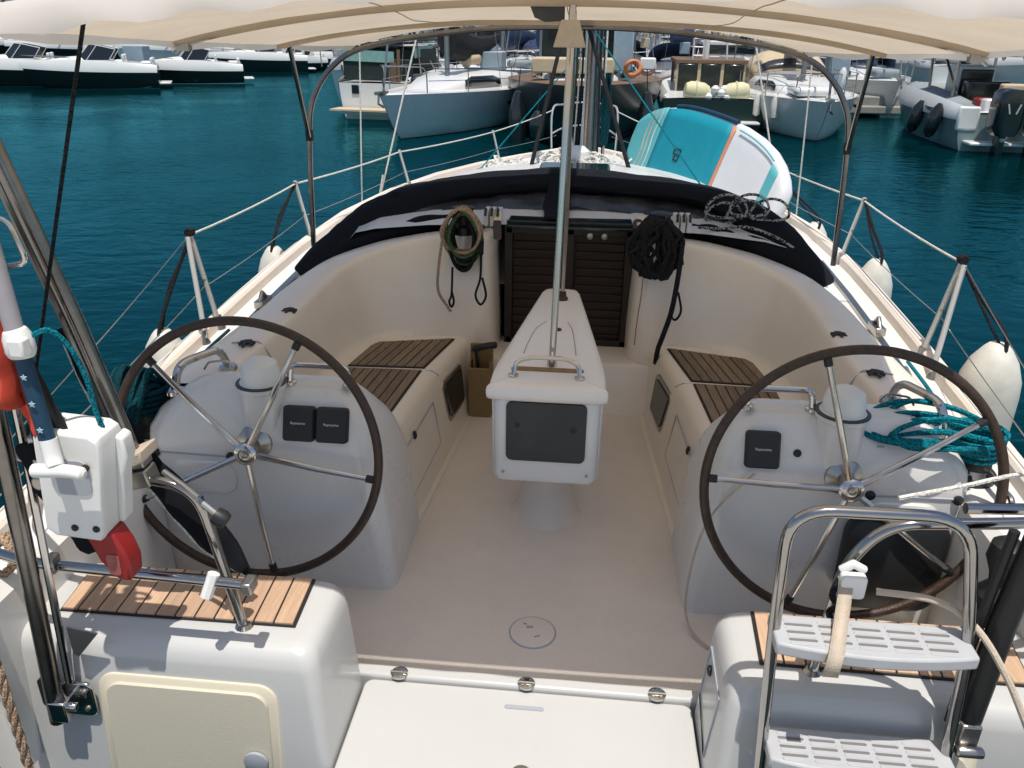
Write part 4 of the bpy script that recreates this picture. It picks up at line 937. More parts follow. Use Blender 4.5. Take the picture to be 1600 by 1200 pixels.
# wooden holder with the winch handle in the port forward corner of the sole
hold = thing('wooden_holder', 'small plywood box standing on the cockpit floor beside the table', 'box', (-.42, 3.97, .0))
for nm, c, d in (('front_board', (-.42, 3.925, .145), (.125, .014, .29)), ('back_board', (-.42, 4.015, .20), (.125, .014, .40)), ('side_board', (-.476, 3.97, .16), (.013, .078, .32)), ('side_board', (-.364, 3.97, .16), (.013, .078, .32)), ('bottom_board', (-.42, 3.97, .012), (.10, .078, .016))):
    k = MB(); k.box(c, d); obj(nm, k, M['wood'], hold, bevel=.003)
k = MB(); k.box((-.445, 3.965, .30), (.03, .02, .20)); obj('divider_board', k, M['wood'], hold, bevel=.002)
k = MB(); k.tube(smooth_path([(-.46, 3.93, .395), (-.42, 3.925, .41), (-.37, 3.92, .425), (-.325, 3.92, .43)], 4), [.012] + [.019] * 11 + [.010], 10); k.tube([(-.44, 3.94, .39), (-.435, 3.96, .25)], .010, 8)
single('winch_handle', k, M['black'], 'black winch handle resting in the plywood box', 'handle')

# paddleboard standing on its edge along the starboard lifelines
bx = thing('paddleboard', 'cyan and white inflatable paddleboard leaning on the starboard lifelines', 'paddleboard', (1.15, 6.5, .55))
E1, E2 = Vector((1.45, 5.66, .87)), Vector((.53, 7.78, 1.06)); ax = (E2 - E1).normalized(); L_ = (E2 - E1).length
wv = Vector((.30, .12, 1.0)); wv = (wv - ax * wv.dot(ax)).normalized(); nv = ax.cross(wv).normalized()
if nv.y > 0: nv = -nv
def half_w(t): return .42 * (max(0.0, 1 - abs(2 * t - 1) ** 2.7)) ** .5
def board_pt(t, q, d): 
    rk = .14 * max(0, t - .72) ** 1.5
    return E1 + ax * (L_ * t) + wv * (half_w(t) * q) + nv * d - nv * 0 + nv * rk
k = MB(); secs = []
ts = [.004, .015, .04, .08, .14, .22, .32, .42, .5, .58, .68, .76, .82, .88, .92, .96, .985, .996]
for t in ts:
    e = min(1, half_w(t) / .12) * .058; ring = []
    for i in range(20):
        a = 2 * PI * i / 20; q = math.copysign(abs(math.cos(a)) ** .45, math.cos(a)); d = math.copysign(abs(math.sin(a)) ** .6, math.sin(a)) * e
        ring.append(board_pt(t, q, d))
    secs.append(ring)
k.loft(secs); body = obj('board_body', k, M['boardwhite'], bx, ang=60)
def pad(nm, t0, t1, q0, q1, m, off=.0605, fade=.93):
    k = MB(); rows = []
    for i in range(13):
        t = t0 + (t1 - t0) * i / 12; e = min(1, half_w(t) / .12) * off
        rows.append([board_pt(t, (q0 + (q1 - q0) * j / 8) * fade, e) for j in range(9)])
    k.grid(rows); return obj(nm, k, m, body, ang=60, solid=.006)
pad('deck_pad', .37, .80, -1, 1, M['cyan']); pad('pad_stripe', .352, .368, -1, 1, M['orange']); pad('nose_panel', .802, .992, -1, 1, M['mint'], fade=.96); pad('tail_panel', .06, .10, -.9, .9, M['mint'])
k = MB(); k.tube([board_pt(t, 1.0, .03) for t in [.37 + .04 * i for i in range(11)]], .018, 8); obj('blue_rail', k, M['bluecloth'], body)
k = MB(); k.tube([board_pt(t, .90, .062) for t in [.10 + .025 * i for i in range(10)]], .006, 6); obj('rail_line', k, M['mint'], body)
lg = MB(); c = board_pt(.63, .05, .067)
for u, v, w_, h_ in ((0, .045, .11, .012), (-.049, .02, .012, .05), (.049, -.0, .012, .09), (0, .0, .07, .012), (-.02, -.03, .012, .05), (.012, -.045, .07, .012)):
    lg.loft([[c + ax * -(u + du * w_ / 2) + wv * (v + dv * h_ / 2) + nv * dd for du, dv in ((-1, -1), (1, -1), (1, 1), (-1, 1))] for dd in (0, .003)])
obj('printed_emblem', lg, M['screen'], body)
for t in (.83, .86, .885):
    k = MB(); k.tube([board_pt(t + .006 * math.sin(q * 5), q, .066) for q in [-.95 + .19 * i for i in range(11)]], .006, 5); obj('bungee', k, M['strap'] if t > .85 else M['rope_white'], body)

# ------------------------------------------------------------------ port quarter: paddle, rescue module, cloths
pd = thing('paddle', 'white and blue starred paddle with an upturned grip, lashed to the port stern tubes', 'paddle', (-1.05, 1.46, 1.05))
k = MB(); k.tube([(-1.085, 1.47, 1.72), (-1.072, 1.47, 1.54), (-1.062, 1.465, 1.36)], .019, 14); obj('shaft', k, M['greyshaft'], pd)
k = MB(); k.tube([(-1.062, 1.465, 1.365), (-1.058, 1.465, 1.345), (-1.056, 1.462, 1.315), (-1.055, 1.46, 1.30)], [.022, .030, .030, .024], 14); k.box((-1.040, 1.44, 1.333), (.035, .03, .04)); obj('clamp', k, M['whiteplastic'], pd, bevel=.005)
k = MB(); k.tube([(-1.055, 1.46, 1.305), (-1.045, 1.455, 1.20), (-1.032, 1.445, 1.095)], .0172, 14); sl = obj('starred_sleeve', k, M['bluecloth'], pd)
for z in (1.265, 1.205, 1.145):
    k = MB(); cx = -1.055 + (1.305 - z) * .11; pts = []
    for i in range(10):
        a = PI / 2 + i * PI / 5; r_ = .0075 if i % 2 == 0 else .0032; pts.append((cx + .006 + r_ * math.cos(a), z + r_ * math.sin(a)))
    k.loft([[(x, yy, z_) for x, z_ in pts] for yy in (1.441 - (1.305 - z) * .07, 1.4378 - (1.305 - z) * .07)]); obj('star', k, M['starprint'], sl, smooth=False)
k = MB(); k.tube(smooth_path([(-1.033, 1.447, 1.115), (-1.027, 1.44, 1.075), (-1.018, 1.43, 1.055)], 4), [.019] * 8 + [.018], 12); k.tube(smooth_path([(-1.072, 1.425, 1.045), (-1.04, 1.425, 1.047), (-.99, 1.428, 1.047), (-.952, 1.43, 1.04)], 4), [.010] + [.016] * 5 + [.015] * 6 + [.008], 12); obj('grip', k, M['whiteplastic'], pd)
k = MB(); k.tube(fillet([(-1.10, 1.49, 1.60), (-1.035, 1.49, 1.585), (-1.015, 1.49, 1.50), (-1.09, 1.49, 1.485)], .02, 4), .006, 8); obj('wire_hook', k, M['chrome'], pd)
k = MB(); k.tube(smooth_path([(-1.035, 1.47, 1.345), (-1.01, 1.50, 1.35), (-.985, 1.52, 1.30), (-.97, 1.53, 1.22), (-.965, 1.53, 1.14), (-.955, 1.54, 1.06)], 5), .006, 6); single('blue_cord', k, M['rope_teal'], 'thin blue cord curling from the paddle clamp', 'cord')
res = thing('rescue_module', 'white plastic lifebuoy case with a scooped recess and red base on the port stern rail', 'rescue case', (-1.0, 1.54, .70))
k = MB(); o2 = [(x, z) for x, z in [(-1.098, 1.10), (-1.085, 1.118), (-.965, 1.110), (-.946, 1.097), (-.942, 1.08), (-.980, .84), (-.990, .824), (-1.10, .832), (-1.122, .85)]]
k.loft([[((x + 1.0) * q - 1.0, y, (z - .97) * q + .97) for x, z in o2] for q, y in ((.985, 1.575), (1, 1.565), (1, 1.495), (.985, 1.482), (.95, 1.478))]); case = obj('case', k, M['whiteplastic'], res, ang=35, bevel=.002)
k = MB(); k.loft([[(x, y, z) for x, z in ((-.946, 1.08), (-.928, 1.07), (-.925, 1.02), (-.944, .97), (-.955, .90), (-.965, .84), (-.982, .838))] for y in (1.545, 1.59)]); obj('case_side', k, M['whiteplastic'], res, bevel=.006)
k = MB(); k.loft([[(x, y, z) for x, z in rrect(-1.072, -.978, .955, 1.045, .022, 5)] for y in (1.482, 1.4745)]); obj('recess', k, M['recess'], case)
for x in (-1.045, -.992):
    k = MB(); k.lathe([(.009, 0), (.008, .004), (.004, .007)], (x, 1.478, .862), 10, axis=(0, -1, 0)); obj('case_screw', k, M['black'], case)
k = MB(); k.lathe([(.009, 0), (.009, .006)], (-.98, 1.475, 1.03), 10, axis=(0, -1, 0)); obj('case_stud', k, M['black'], case)
k = MB(); k.loft([[(x, y, z) for x, z in ((-1.05, .84), (-.975, .835), (-.955, .79), (-.945, .745), (-.95, .695), (-.985, .70), (-1.02, .75))] for y in (1.50, 1.56)]); rb = obj('red_base', k, M['darkred'], res, bevel=.008)
k = MB(); k.loft([[(x, y, z) for x, z in rrect(-1.0, -.968, .715, .775, .01, 3)] for y in (1.501, 1.497)]); obj('base_patch', k, mat('faded_pink_sticker', (.42, .12, .10), .6, var=.4, scale=30), rb)
k = MB(); k.box((-1.125, 1.53, 1.03), (.03, .04, .10)); k.lathe([(.02, -.02), (.02, .02)], (-1.13, 1.52, .96), 12, axis=(0, 1, 0)); obj('rail_bracket', k, M['steel'], res, bevel=.006)
k = MB(); k.lathe([(.044, 0), (.044, .02), (.03, .03)], (-1.02, 1.95, .625), 6, axis=(.3, -1, .2)); single('hex_knob', k, M['screen'], 'dark grey six sided knob behind the white rescue case', 'knob')
# navy folded cloth with white piping running along the rail, red rolled flag, black straps
def ribbon(pts, widths, nrm, name, m, thick=.012, par=None, piping=None):
    P = smooth_path(pts, 6); k = MB(); secs = []; n = len(P); edge = []
    N = Vector(nrm).normalized()
    for i, p in enumerate(P):
        t = (P[min(i + 1, n - 1)] - P[max(i - 1, 0)]).normalized(); sd = t.cross(N).normalized(); w = sinterp([(j / (len(widths) - 1), w_) for j, w_ in enumerate(widths)], i / (n - 1))
        wv_ = .25 * thick * math.sin(i * 1.3)
        secs.append([p + sd * w * a + N * (b * thick + wv_) for a, b in ((-1, .2), (-.6, 1), (.1, .7), (.7, 1), (1, .1), (.5, -.8), (-.3, -1), (-.8, -.6))]); edge.append(p + sd * w)
    k.loft(secs); o = (obj(name, k, m, par, ang=70) if par else None)
    return k, edge
nv_ = thing('navy_cover', 'long folded navy canvas cover with white piping slung along the port stern rail', 'canvas cover', (-.9, 1.62, .6))
_, e1 = ribbon([(-1.20, 1.80, 1.24), (-1.16, 1.80, 1.12), (-1.10, 1.79, .99), (-1.045, 1.785, .885), (-.97, 1.78, .775), (-.875, 1.775, .645), (-.795, 1.77, .545)], [.008, .024, .034, .036, .042, .044, .014], (.15, -1, .25), 'cover_cloth', M['navy'], .014, nv_)
k = MB(); k.tube(e1, .0042, 6); obj('piping', k, M['rope_white'], nv_)
_, e2 = ribbon([(-1.06, 1.80, .885), (-.96, 1.80, .765), (-.86, 1.79, .625), (-.79, 1.785, .52)], [.02, .034, .038, .01], (.15, -1, .25), 'cover_fold', M['navy'], .010, nv_)
k = MB(); k.tube(e2, .0035, 6); obj('piping', k, M['rope_white'], nv_)
fl = thing('rolled_flag', 'faded red rolled flag on a dark staff at the port edge of the picture', 'flag', (-1.16, 1.46, 1.0))
k, _ = ribbon([(-1.155, 1.47, 1.52), (-1.135, 1.47, 1.40), (-1.122, 1.465, 1.28), (-1.118, 1.46, 1.18)], [.03, .035, .036, .03], (0, -1, .1), 'x', None, .03); obj('flag_cloth', k, M['red'], fl, ang=70)
k, _ = ribbon([(-1.12, 1.49, 1.24), (-1.09, 1.49, 1.17), (-1.072, 1.49, 1.10), (-1.065, 1.49, 1.05)], [.012, .022, .022, .018], (0, -1, .1), 'x', None, .012); obj('flag_tail', k, M['red'], fl, ang=70)
k = MB(); k.tube([(-1.15, 1.50, 1.7), (-1.105, 1.50, 1.15), (-1.10, 1.50, .85)], .008, 8); obj('staff', k, M['black'], fl)
k, _ = ribbon([(-1.12, 1.50, 1.50), (-1.10, 1.50, 1.36), (-1.075, 1.50, 1.24), (-1.045, 1.50, 1.13), (-1.03, 1.5, 1.05)], [.02, .022, .022, .022, .018], (0, -1, .1), 'x', None, .006)
single('black_webbing', k, M['black'], 'broad black webbing strap running behind the paddle', 'strap', ang=70)
k, _ = ribbon([(-1.14, 1.52, 1.06), (-1.12, 1.53, .95), (-1.085, 1.55, .82), (-1.06, 1.56, .74)], [.03, .045, .05, .03], (0, -1, .1), 'x', None, .02)
single('dark_bag', k, M['navy'], 'black bag hanging behind the white rescue case', 'bag', ang=70)

# mooring ropes on the quarters
def laid_rope(pts, r, m, label, name='mooring_rope'):
    P = smooth_path(pts, 14); k = MB(); n = len(P)
    for st in range(3):
        Q = []
        for i, p in enumerate(P):
            t = (P[min(i + 1, n - 1)] - P[max(i - 1, 0)]).normalized(); u = t.cross(Vector((0, 1, .1))).normalized(); v = t.cross(u)
            a = i * .62 + st * 2 * PI / 3; Q.append(p + (u * math.cos(a) + v * math.sin(a)) * r * .55)
        k.tube(Q, r * .56, 6)
    return single(name, k, m, label, 'rope')
laid_rope([(-1.44, 1.62, .66), (-1.415, 1.55, .60), (-1.40, 1.52, .50), (-1.385, 1.50, .34), (-1.375, 1.49, .14), (-1.37, 1.48, -.10), (-1.37, 1.46, -.5)], .0125, M['rope_beige'], 'twisted tan mooring rope hanging down the port side of the transom')
laid_rope([(-1.50, 1.75, .60), (-1.44, 1.70, .645), (-1.40, 1.67, .60), (-1.45, 1.66, .55), (-1.50, 1.70, .58), (-1.46, 1.74, .63), (-1.40, 1.70, .61)], .012, M['rope_beige'], 'tan rope turns heaped on the port quarter cleat', 'rope_turns')
k = MB(); k.tube(smooth_path([(1.60, 1.80, 1.0), (1.25, 1.80, .985), (1.05, 1.76, .955), (.90, 1.73, .93)], 6), .006, 6); single('thin_rope', k, M['rope_white'], 'pale thin rope stretched across to the starboard stern rail', 'rope')
k = MB(); k.tube(smooth_path([(.86, 1.64, .72), (.98, 1.60, .735), (1.06, 1.56, .70), (1.12, 1.50, .62), (1.18, 1.45, .50), (1.25, 1.40, .36), (1.34, 1.36, .15)], 7), .0085, 8); single('ladder_line', k, M['strap'], 'beige rope running from the ladder top down past the starboard quarter', 'rope')
k = MB(); k.tube(smooth_path([(.71, 2.36, .62), (.59, 2.36, .45), (.545, 2.36, .25), (.54, 2.33, .05), (.60, 2.22, .012), (.78, 2.12, .012), (1.0, 2.08, .012)], 6), .0045, 6); single('cord', k, M['strap'], 'thin tan cord lying round the foot of the starboard helm pod', 'cord')
# black sheet put in for the dark opening by the starboard helm, and a dark cushion
k = MB(); k.loft([[(1.16 + (x - 1.16) * q, 2.34 + dy, .36 + (z - .36) * q) for x, z in rrect(1.03, 1.36, .14, .50, .07, 5)] for q, dy in ((.86, .04), (1, .02), (1, -.02), (.93, -.035))]); single('dark_opening', k, M['black'], 'black rounded sheet standing in for the dark opening below the starboard wheel', 'bag', ang=60)
k = MB(); k.lathe([(.05, .0), (.055, .10), (.025, .14), (.03, .17), (.05, .22), (.045, .27), (.02, .29)], (1.36, 2.02, .36), 14); single('black_bottle', k, M['black'], 'black rounded object standing beside the starboard stern post', 'bottle')
# ------------------------------------------------------------------ water
m, nt, b = new_mat('harbour_water')
tc = nt.nodes.new('ShaderNodeTexCoord')
b.inputs['Base Color'].default_value = (.0, .040, .052, 1); b.inputs['Roughness'].default_value = .10; b.inputs['IOR'].default_value = 1.33
def wave(sc, stretch, det, st, dist, prev=None, rot=0):
    mp = nt.nodes.new('ShaderNodeMapping'); mp.inputs['Scale'].default_value = stretch; mp.inputs['Rotation'].default_value = (0, 0, rot)
    nt.links.new(tc.outputs['Object'], mp.inputs['Vector'])
    n = nt.nodes.new('ShaderNodeTexNoise'); n.inputs['Scale'].default_value = sc; n.inputs['Detail'].default_value = det
    nt.links.new(mp.outputs[0], n.inputs['Vector'])
    bp = nt.nodes.new('ShaderNodeBump'); bp.inputs['Strength'].default_value = st; bp.inputs['Distance'].default_value = dist
    big = nt.nodes.new('ShaderNodeTexNoise'); big.inputs['Scale'].default_value = .22; big.inputs['Detail'].default_value = 2
    nt.links.new(tc.outputs['Object'], big.inputs['Vector'])
    mrb = nt.nodes.new('ShaderNodeMapRange'); mrb.inputs['From Min'].default_value = .35; mrb.inputs['From Max'].default_value = .65; mrb.inputs['To Min'].default_value = st * .35; mrb.inputs['To Max'].default_value = st * 1.35
    nt.links.new(big.outputs['Fac'], mrb.inputs['Value']); nt.links.new(mrb.outputs[0], bp.inputs['Strength'])
    nt.links.new(n.outputs['Fac'], bp.inputs['Height'])
    if prev: nt.links.new(prev.outputs['Normal'], bp.inputs['Normal'])
    return bp
w1 = wave(.9, (1, 1.7, 1), 3, .3, .11, rot=.4)
w2 = wave(2.6, (1, 1.6, 1), 4, .55, .055, w1, rot=-.3)
nt.links.new(w2.outputs['Normal'], b.inputs['Normal'])
nz = nt.nodes.new('ShaderNodeTexNoise'); nz.inputs['Scale'].default_value = .09; nz.inputs['Detail'].default_value = 3
nt.links.new(tc.outputs['Object'], nz.inputs['Vector'])
cr = nt.nodes.new('ShaderNodeValToRGB'); cr.color_ramp.elements[0].position = .35; cr.color_ramp.elements[0].color = (.0, .012, .013, 1)
cr.color_ramp.elements[1].position = .7; cr.color_ramp.elements[1].color = (.0, .020, .023, 1)
nt.links.new(nz.outputs['Fac'], cr.inputs[0]); nt.links.new(cr.outputs[0], b.inputs['Base Color'])
out = nt.nodes['Material Output']; fr = nt.nodes.new('ShaderNodeFresnel'); fr.inputs['IOR'].default_value = 1.33
gl = nt.nodes.new('ShaderNodeBsdfGlossy'); gl.inputs['Color'].default_value = (.16, .64, .76, 1); gl.inputs['Roughness'].default_value = .10
mx = nt.nodes.new('ShaderNodeMixShader'); b.inputs['Specular IOR Level'].default_value = 0
nt.links.new(w2.outputs['Normal'], fr.inputs['Normal']); nt.links.new(w2.outputs['Normal'], gl.inputs['Normal'])
nt.links.new(fr.outputs[0], mx.inputs[0]); nt.links.new(b.outputs[0], mx.inputs[1]); nt.links.new(gl.outputs[0], mx.inputs[2]); nt.links.new(mx.outputs[0], out.inputs['Surface'])
M['water'] = m
k = MB(); k.add([(-900, -300, WATER_Z), (900, -300, WATER_Z), (900, 900, WATER_Z), (-900, 900, WATER_Z)], [(0, 1, 2, 3)])
tag(obj('water', k, M['water'], smooth=False), kind='structure')

# ------------------------------------------------------------------ marina materials
M['hull_dark'] = mat('black_hull_paint', (.010, .014, .014), .2, coat=.4)
M['hull_navy'] = mat('navy_hull_paint', (.008, .014, .018), .3, var=.3, scale=.8, coat=.2)
M['hull_green'] = mat('dark_green_hull', (.007, .022, .020), .3, var=.3, scale=.8)
M['hull_shade_white'] = mat('shade_tinted_white_hull', (.58, .63, .66), .25, var=.06, coat=.3)  # white hull, its bluish shade is put into the colour
M['hull_white'] = mat('white_hull', (.68, .68, .66), .3, var=.07, scale=1.2, coat=.2)
M['hull_slate'] = mat('slate_hull', (.20, .26, .27), .3, var=.2, coat=.3)
M['antifoul'] = mat('teal_antifouling', (.0, .10, .085), .6, var=.3)
M['antifoul_dark'] = mat('dark_antifouling', (.02, .025, .035), .6)
M['dkgreen'] = mat('dark_green_canvas', (.010, .022, .020), .85, var=.3)
M['beigecan'] = mat('beige_canvas', (.52, .42, .28), .85, var=.15)
M['bluecan'] = mat('blue_canvas', (.012, .03, .09), .85, var=.2)
M['blackcan'] = mat('black_sail_cover', (.005, .005, .006), .8, var=.3)
M['greycan'] = mat('grey_boat_cover', (.24, .28, .29), .8, var=.2, scale=2, bump=.5, bscale=5)
M['mintcan'] = mat('mint_screen_cloth', (.22, .40, .36), .7, var=.2)
M['dwood'] = mat('brown_deck_wood', (.16, .10, .06), .6, var=.3, stretch=(1, 8, 8))
M['concrete'] = mat('quay_concrete', (.30, .29, .26), .85, var=.3, scale=2, bump=.3, bscale=20)
M['lightblue'] = mat('pale_blue_panel', (.26, .34, .40), .5, var=.1)
M['lamp_orange'] = mat('orange_buoy', (.62, .21, .08), .5, var=.2)

def hull_rows(L, B, F0, F1, tw=.8, rake=.5, full=2.4, n=14, zs=(-.45, -.12, .0, .3, .72, 1.0), kb=(0, .72, .86, .93, .98, 1.0)):
    rows = []
    for i in range(n + 1):
        t = i / n; sh = (tw + (1 - tw) * math.sin(min(t / .45, 1) * PI / 2)) * max(0, 1 - max(0, (t - .45) / .55) ** full); sh = max(sh, .004)
        F = F0 + (F1 - F0) * t ** 2; row = []
        for j, (z, q) in enumerate(zip(zs, kb)):
            zz = z * F if z > 0 else z; flare = q ** (1 + 1.6 * t)
            row.append((L * t + rake * (z - 1) * t ** 5 * (1 if z > 0 else 1.2), sh * B / 2 * flare, zz))
        rows.append(row)
    return rows
def full_rows(rows): return [[(x, -y, z) for x, y, z in reversed(r)] + list(r) for r in rows]
def hull_parts(root, L, B, F0, F1, m, af=None, deckm=None, crown=.05, **kw):
    rows = hull_rows(L, B, F0, F1, **kw); fr = full_rows(rows); k = MB(); k.grid(fr); k.f.append(tuple(range(len(fr[0])))); k.mi.append(0); h = obj('hull', k, m, root, local=True)
    if af is not None:
        k = MB()
        for s in (-1, 1): k.grid([[(r[q][0], s * (r[q][1] + .006), r[q][2] + dz) for q, dz in ((1, 0), (2, 0), (2, .10))] for r in rows])
        obj('boot_stripe', k, af, h, local=True)
    k = MB(); k.grid([[(r[-1][0], r[-1][1] * a, r[-1][2] + crown * (1 - a * a) + .004) for a in (-1, -.6, -.2, .2, .6, 1)] for r in rows]); obj('deck', k, deckm or M['hull_white'], root, local=True)
    return rows
def sheer_pts(rows, s, dz=0, q=1.0, i0=0, i1=None): return [(r[-1][0], s * r[-1][1] * q, r[-1][2] + dz) for r in rows[i0:i1]]

def bg_yacht(label, loc, rz, L=10, B=3.3, F0=.95, F1=1.15, hm='hull_white', cover='blackcan', hood=None, af='antifoul_dark', mast=True, mh=13, group=None, rails=True, biminim=None, cover_drop=.0, deckm=None):
    root = thing('sailing_yacht', label, 'sailing yacht', loc, rz, group)
    rows = hull_parts(root, L, B, F0, F1, M[hm], M[af] if af else None, M[deckm] if deckm else None, rake=.9, tw=.74, full=1.55)
    k = MB(); sec = []
    for t, w, hgt in ((.22, .60, .02), (.24, .66, .36), (.34, .70, .42), (.5, .62, .38), (.62, .5, .29), (.72, .36, .12), (.78, .24, .0)):
        F = F0 + (F1 - F0) * t ** 2; sec.append([(L * t, a * B / 2 * w, F + z * hgt + .02) for a, z in ((-1, -.1), (-.97, .5), (-.85, .92), (-.4, 1.0), (.4, 1.0), (.85, .92), (.97, .5), (1, -.1))])
    k.loft(sec, closed=False); cr_ = obj('coachroof', k, M['hull_white'], root, local=True, ang=50)
    for s in (-1, 1):
        k = MB(); o = []
        for t, w in ((.45, .655), (.50, .625), (.56, .57), (.62, .505), (.65, .465)):
            F = F0 + (F1 - F0) * t ** 2; o.append((L * t, B / 2 * w, F))
        k.loft([[(x, s * (w_ * .985 + .025), F + .10), (x, s * (w_ * .965 + .02), F + .36 - (.10 if i in (0, 4) else 0))] for i, (x, w_, F) in enumerate(o)], closed=False); obj('cabin_window', k, M['glass'], cr_, local=True, solid=.01)
        k = MB(); k.box((L * .52, s * (sinterp([(r[-1][0], r[-1][1]) for r in rows], L * .52) * .985 + .004), F0 * .68), (.42, .02, .09)); obj('hull_window', k, M['glass'], root, local=True)
        if rails:
            top = [(x, y, z + .58) for x, y, z in sheer_pts(rows, s, 0, .96, 1, 13)]; k = MB(); k.tube(top, .012, 5); k.tube([(x, y, z - .28) for x, y, z in top], .009, 5); obj('lifeline', k, M['steel'], root, local=True)
            for q in (0, 3, 6, 9):
                x, y, z = top[q]; k = MB(); k.tube([(x, y, z - .6), (x, y, z + .02)], .014, 6); obj('stanchion', k, M['steel'], root, local=True)
    if rails:
        F = F1; e = rows[-3][-1]; k = MB(); k.tube(fillet([(e[0], -e[1] * .9, e[2]), (e[0], -e[1] * .9, e[2] + .62), (L - .1, 0, F + .66), (e[0], e[1] * .9, e[2] + .62), (e[0], e[1] * .9, e[2])], .25, 4), .016, 6); k.tube([(L - .25, 0, F), (L - .12, 0, F + .66)], .014, 6); obj('pulpit', k, M['steel'], root, local=True)
    k = MB(); k.box((L - .1, 0, F1 + .05), (.5, .14, .07)); k.tube([(L + .05, 0, F1 + .02), (L + .1, 0, F1 - .18), (L - .02, .09, F1 - .26)], .03, 6); obj('anchor', k, M['steel'], root, local=True)
    if mast:
        k = MB(); k.tube([(L * .58, 0, F0 + .4), (L * .58, 0, mh)], .075, 8); ms = obj('mast', k, M['anod'], root, local=True)
        k = MB(); n = 14; secs = []
        for i in range(n + 1):
            t = i / n; x = L * .575 - (L * .44) * t; z = F0 + 1.35 - cover_drop * math.sin(PI * t) * .5; hgt = .36 * (1 - t) + .17 + .03 * noise.noise(Vector((i, 1, L)))
            secs.append([(x, .55 * hgt * math.cos(a), z + hgt * math.sin(a)) for a in [2 * PI * q / 8 for q in range(8)]])
        k.loft(secs); obj('sail_cover', k, M[cover], ms, local=True)
        k = MB()
        for s in (-1, 1): k.tube([(L * .56, s * B * .44, F0 + .1), (L * .58, 0, mh * .92)], .008, 4)
        k.tube([(L * .98, 0, F1 + .1), (L * .585, 0, mh * .95)], .03, 6); k.tube([(.05, 0, F0), (L * .57, 0, mh)], .007, 4); obj('rigging', k, M['steel'], root, local=True)
    if hood:
        k = MB(); secs = []
        for t, hh, w in ((.36, .28, .60), (.31, .72, .66), (.24, .88, .70), (.19, .90, .70)):
            secs.append([(L * t, B / 2 * w * math.cos(a), F0 + .30 + hh * math.sin(a) ** .6) for a in [PI * q / 10 for q in range(11)]])
        k.loft(secs, closed=False); hd = obj('sprayhood', k, M[hood], root, local=True, ang=70, solid=.02)
        k = MB(); secs = []
        for t, hh, w in ((.352, .36, .55), (.325, .62, .58)):
            secs.append([(L * t + .03, B / 2 * w * math.cos(a), F0 + .32 + hh * math.sin(a) ** .6) for a in [PI * (q + 1.5) / 13 for q in range(11)]])
        k.loft(secs, closed=False); obj('hood_window', k, M['vinyl'], hd, local=True, solid=.01)
    if biminim:
        k = MB(); k.grid([[(x, y * B * .42, F0 + 1.75 - .18 * abs(y) ** 2.2) for y in [-1 + .2 * q for q in range(11)]] for x in (.2, L * .09, L * .17)]); bi = obj('bimini', k, M[biminim], root, local=True, solid=.02)
        for s in (-1, 1):
            k = MB(); k.tube([(L * .09, s * B * .43, F0), (L * .09, s * B * .42, F0 + 1.57)], .015, 6); k.tube([(L * .09, s * B * .43, F0 + .8), (L * .17, s * B * .42, F0 + 1.57)], .012, 6); obj('bimini_leg', k, M['steel'], bi, local=True)
    return root

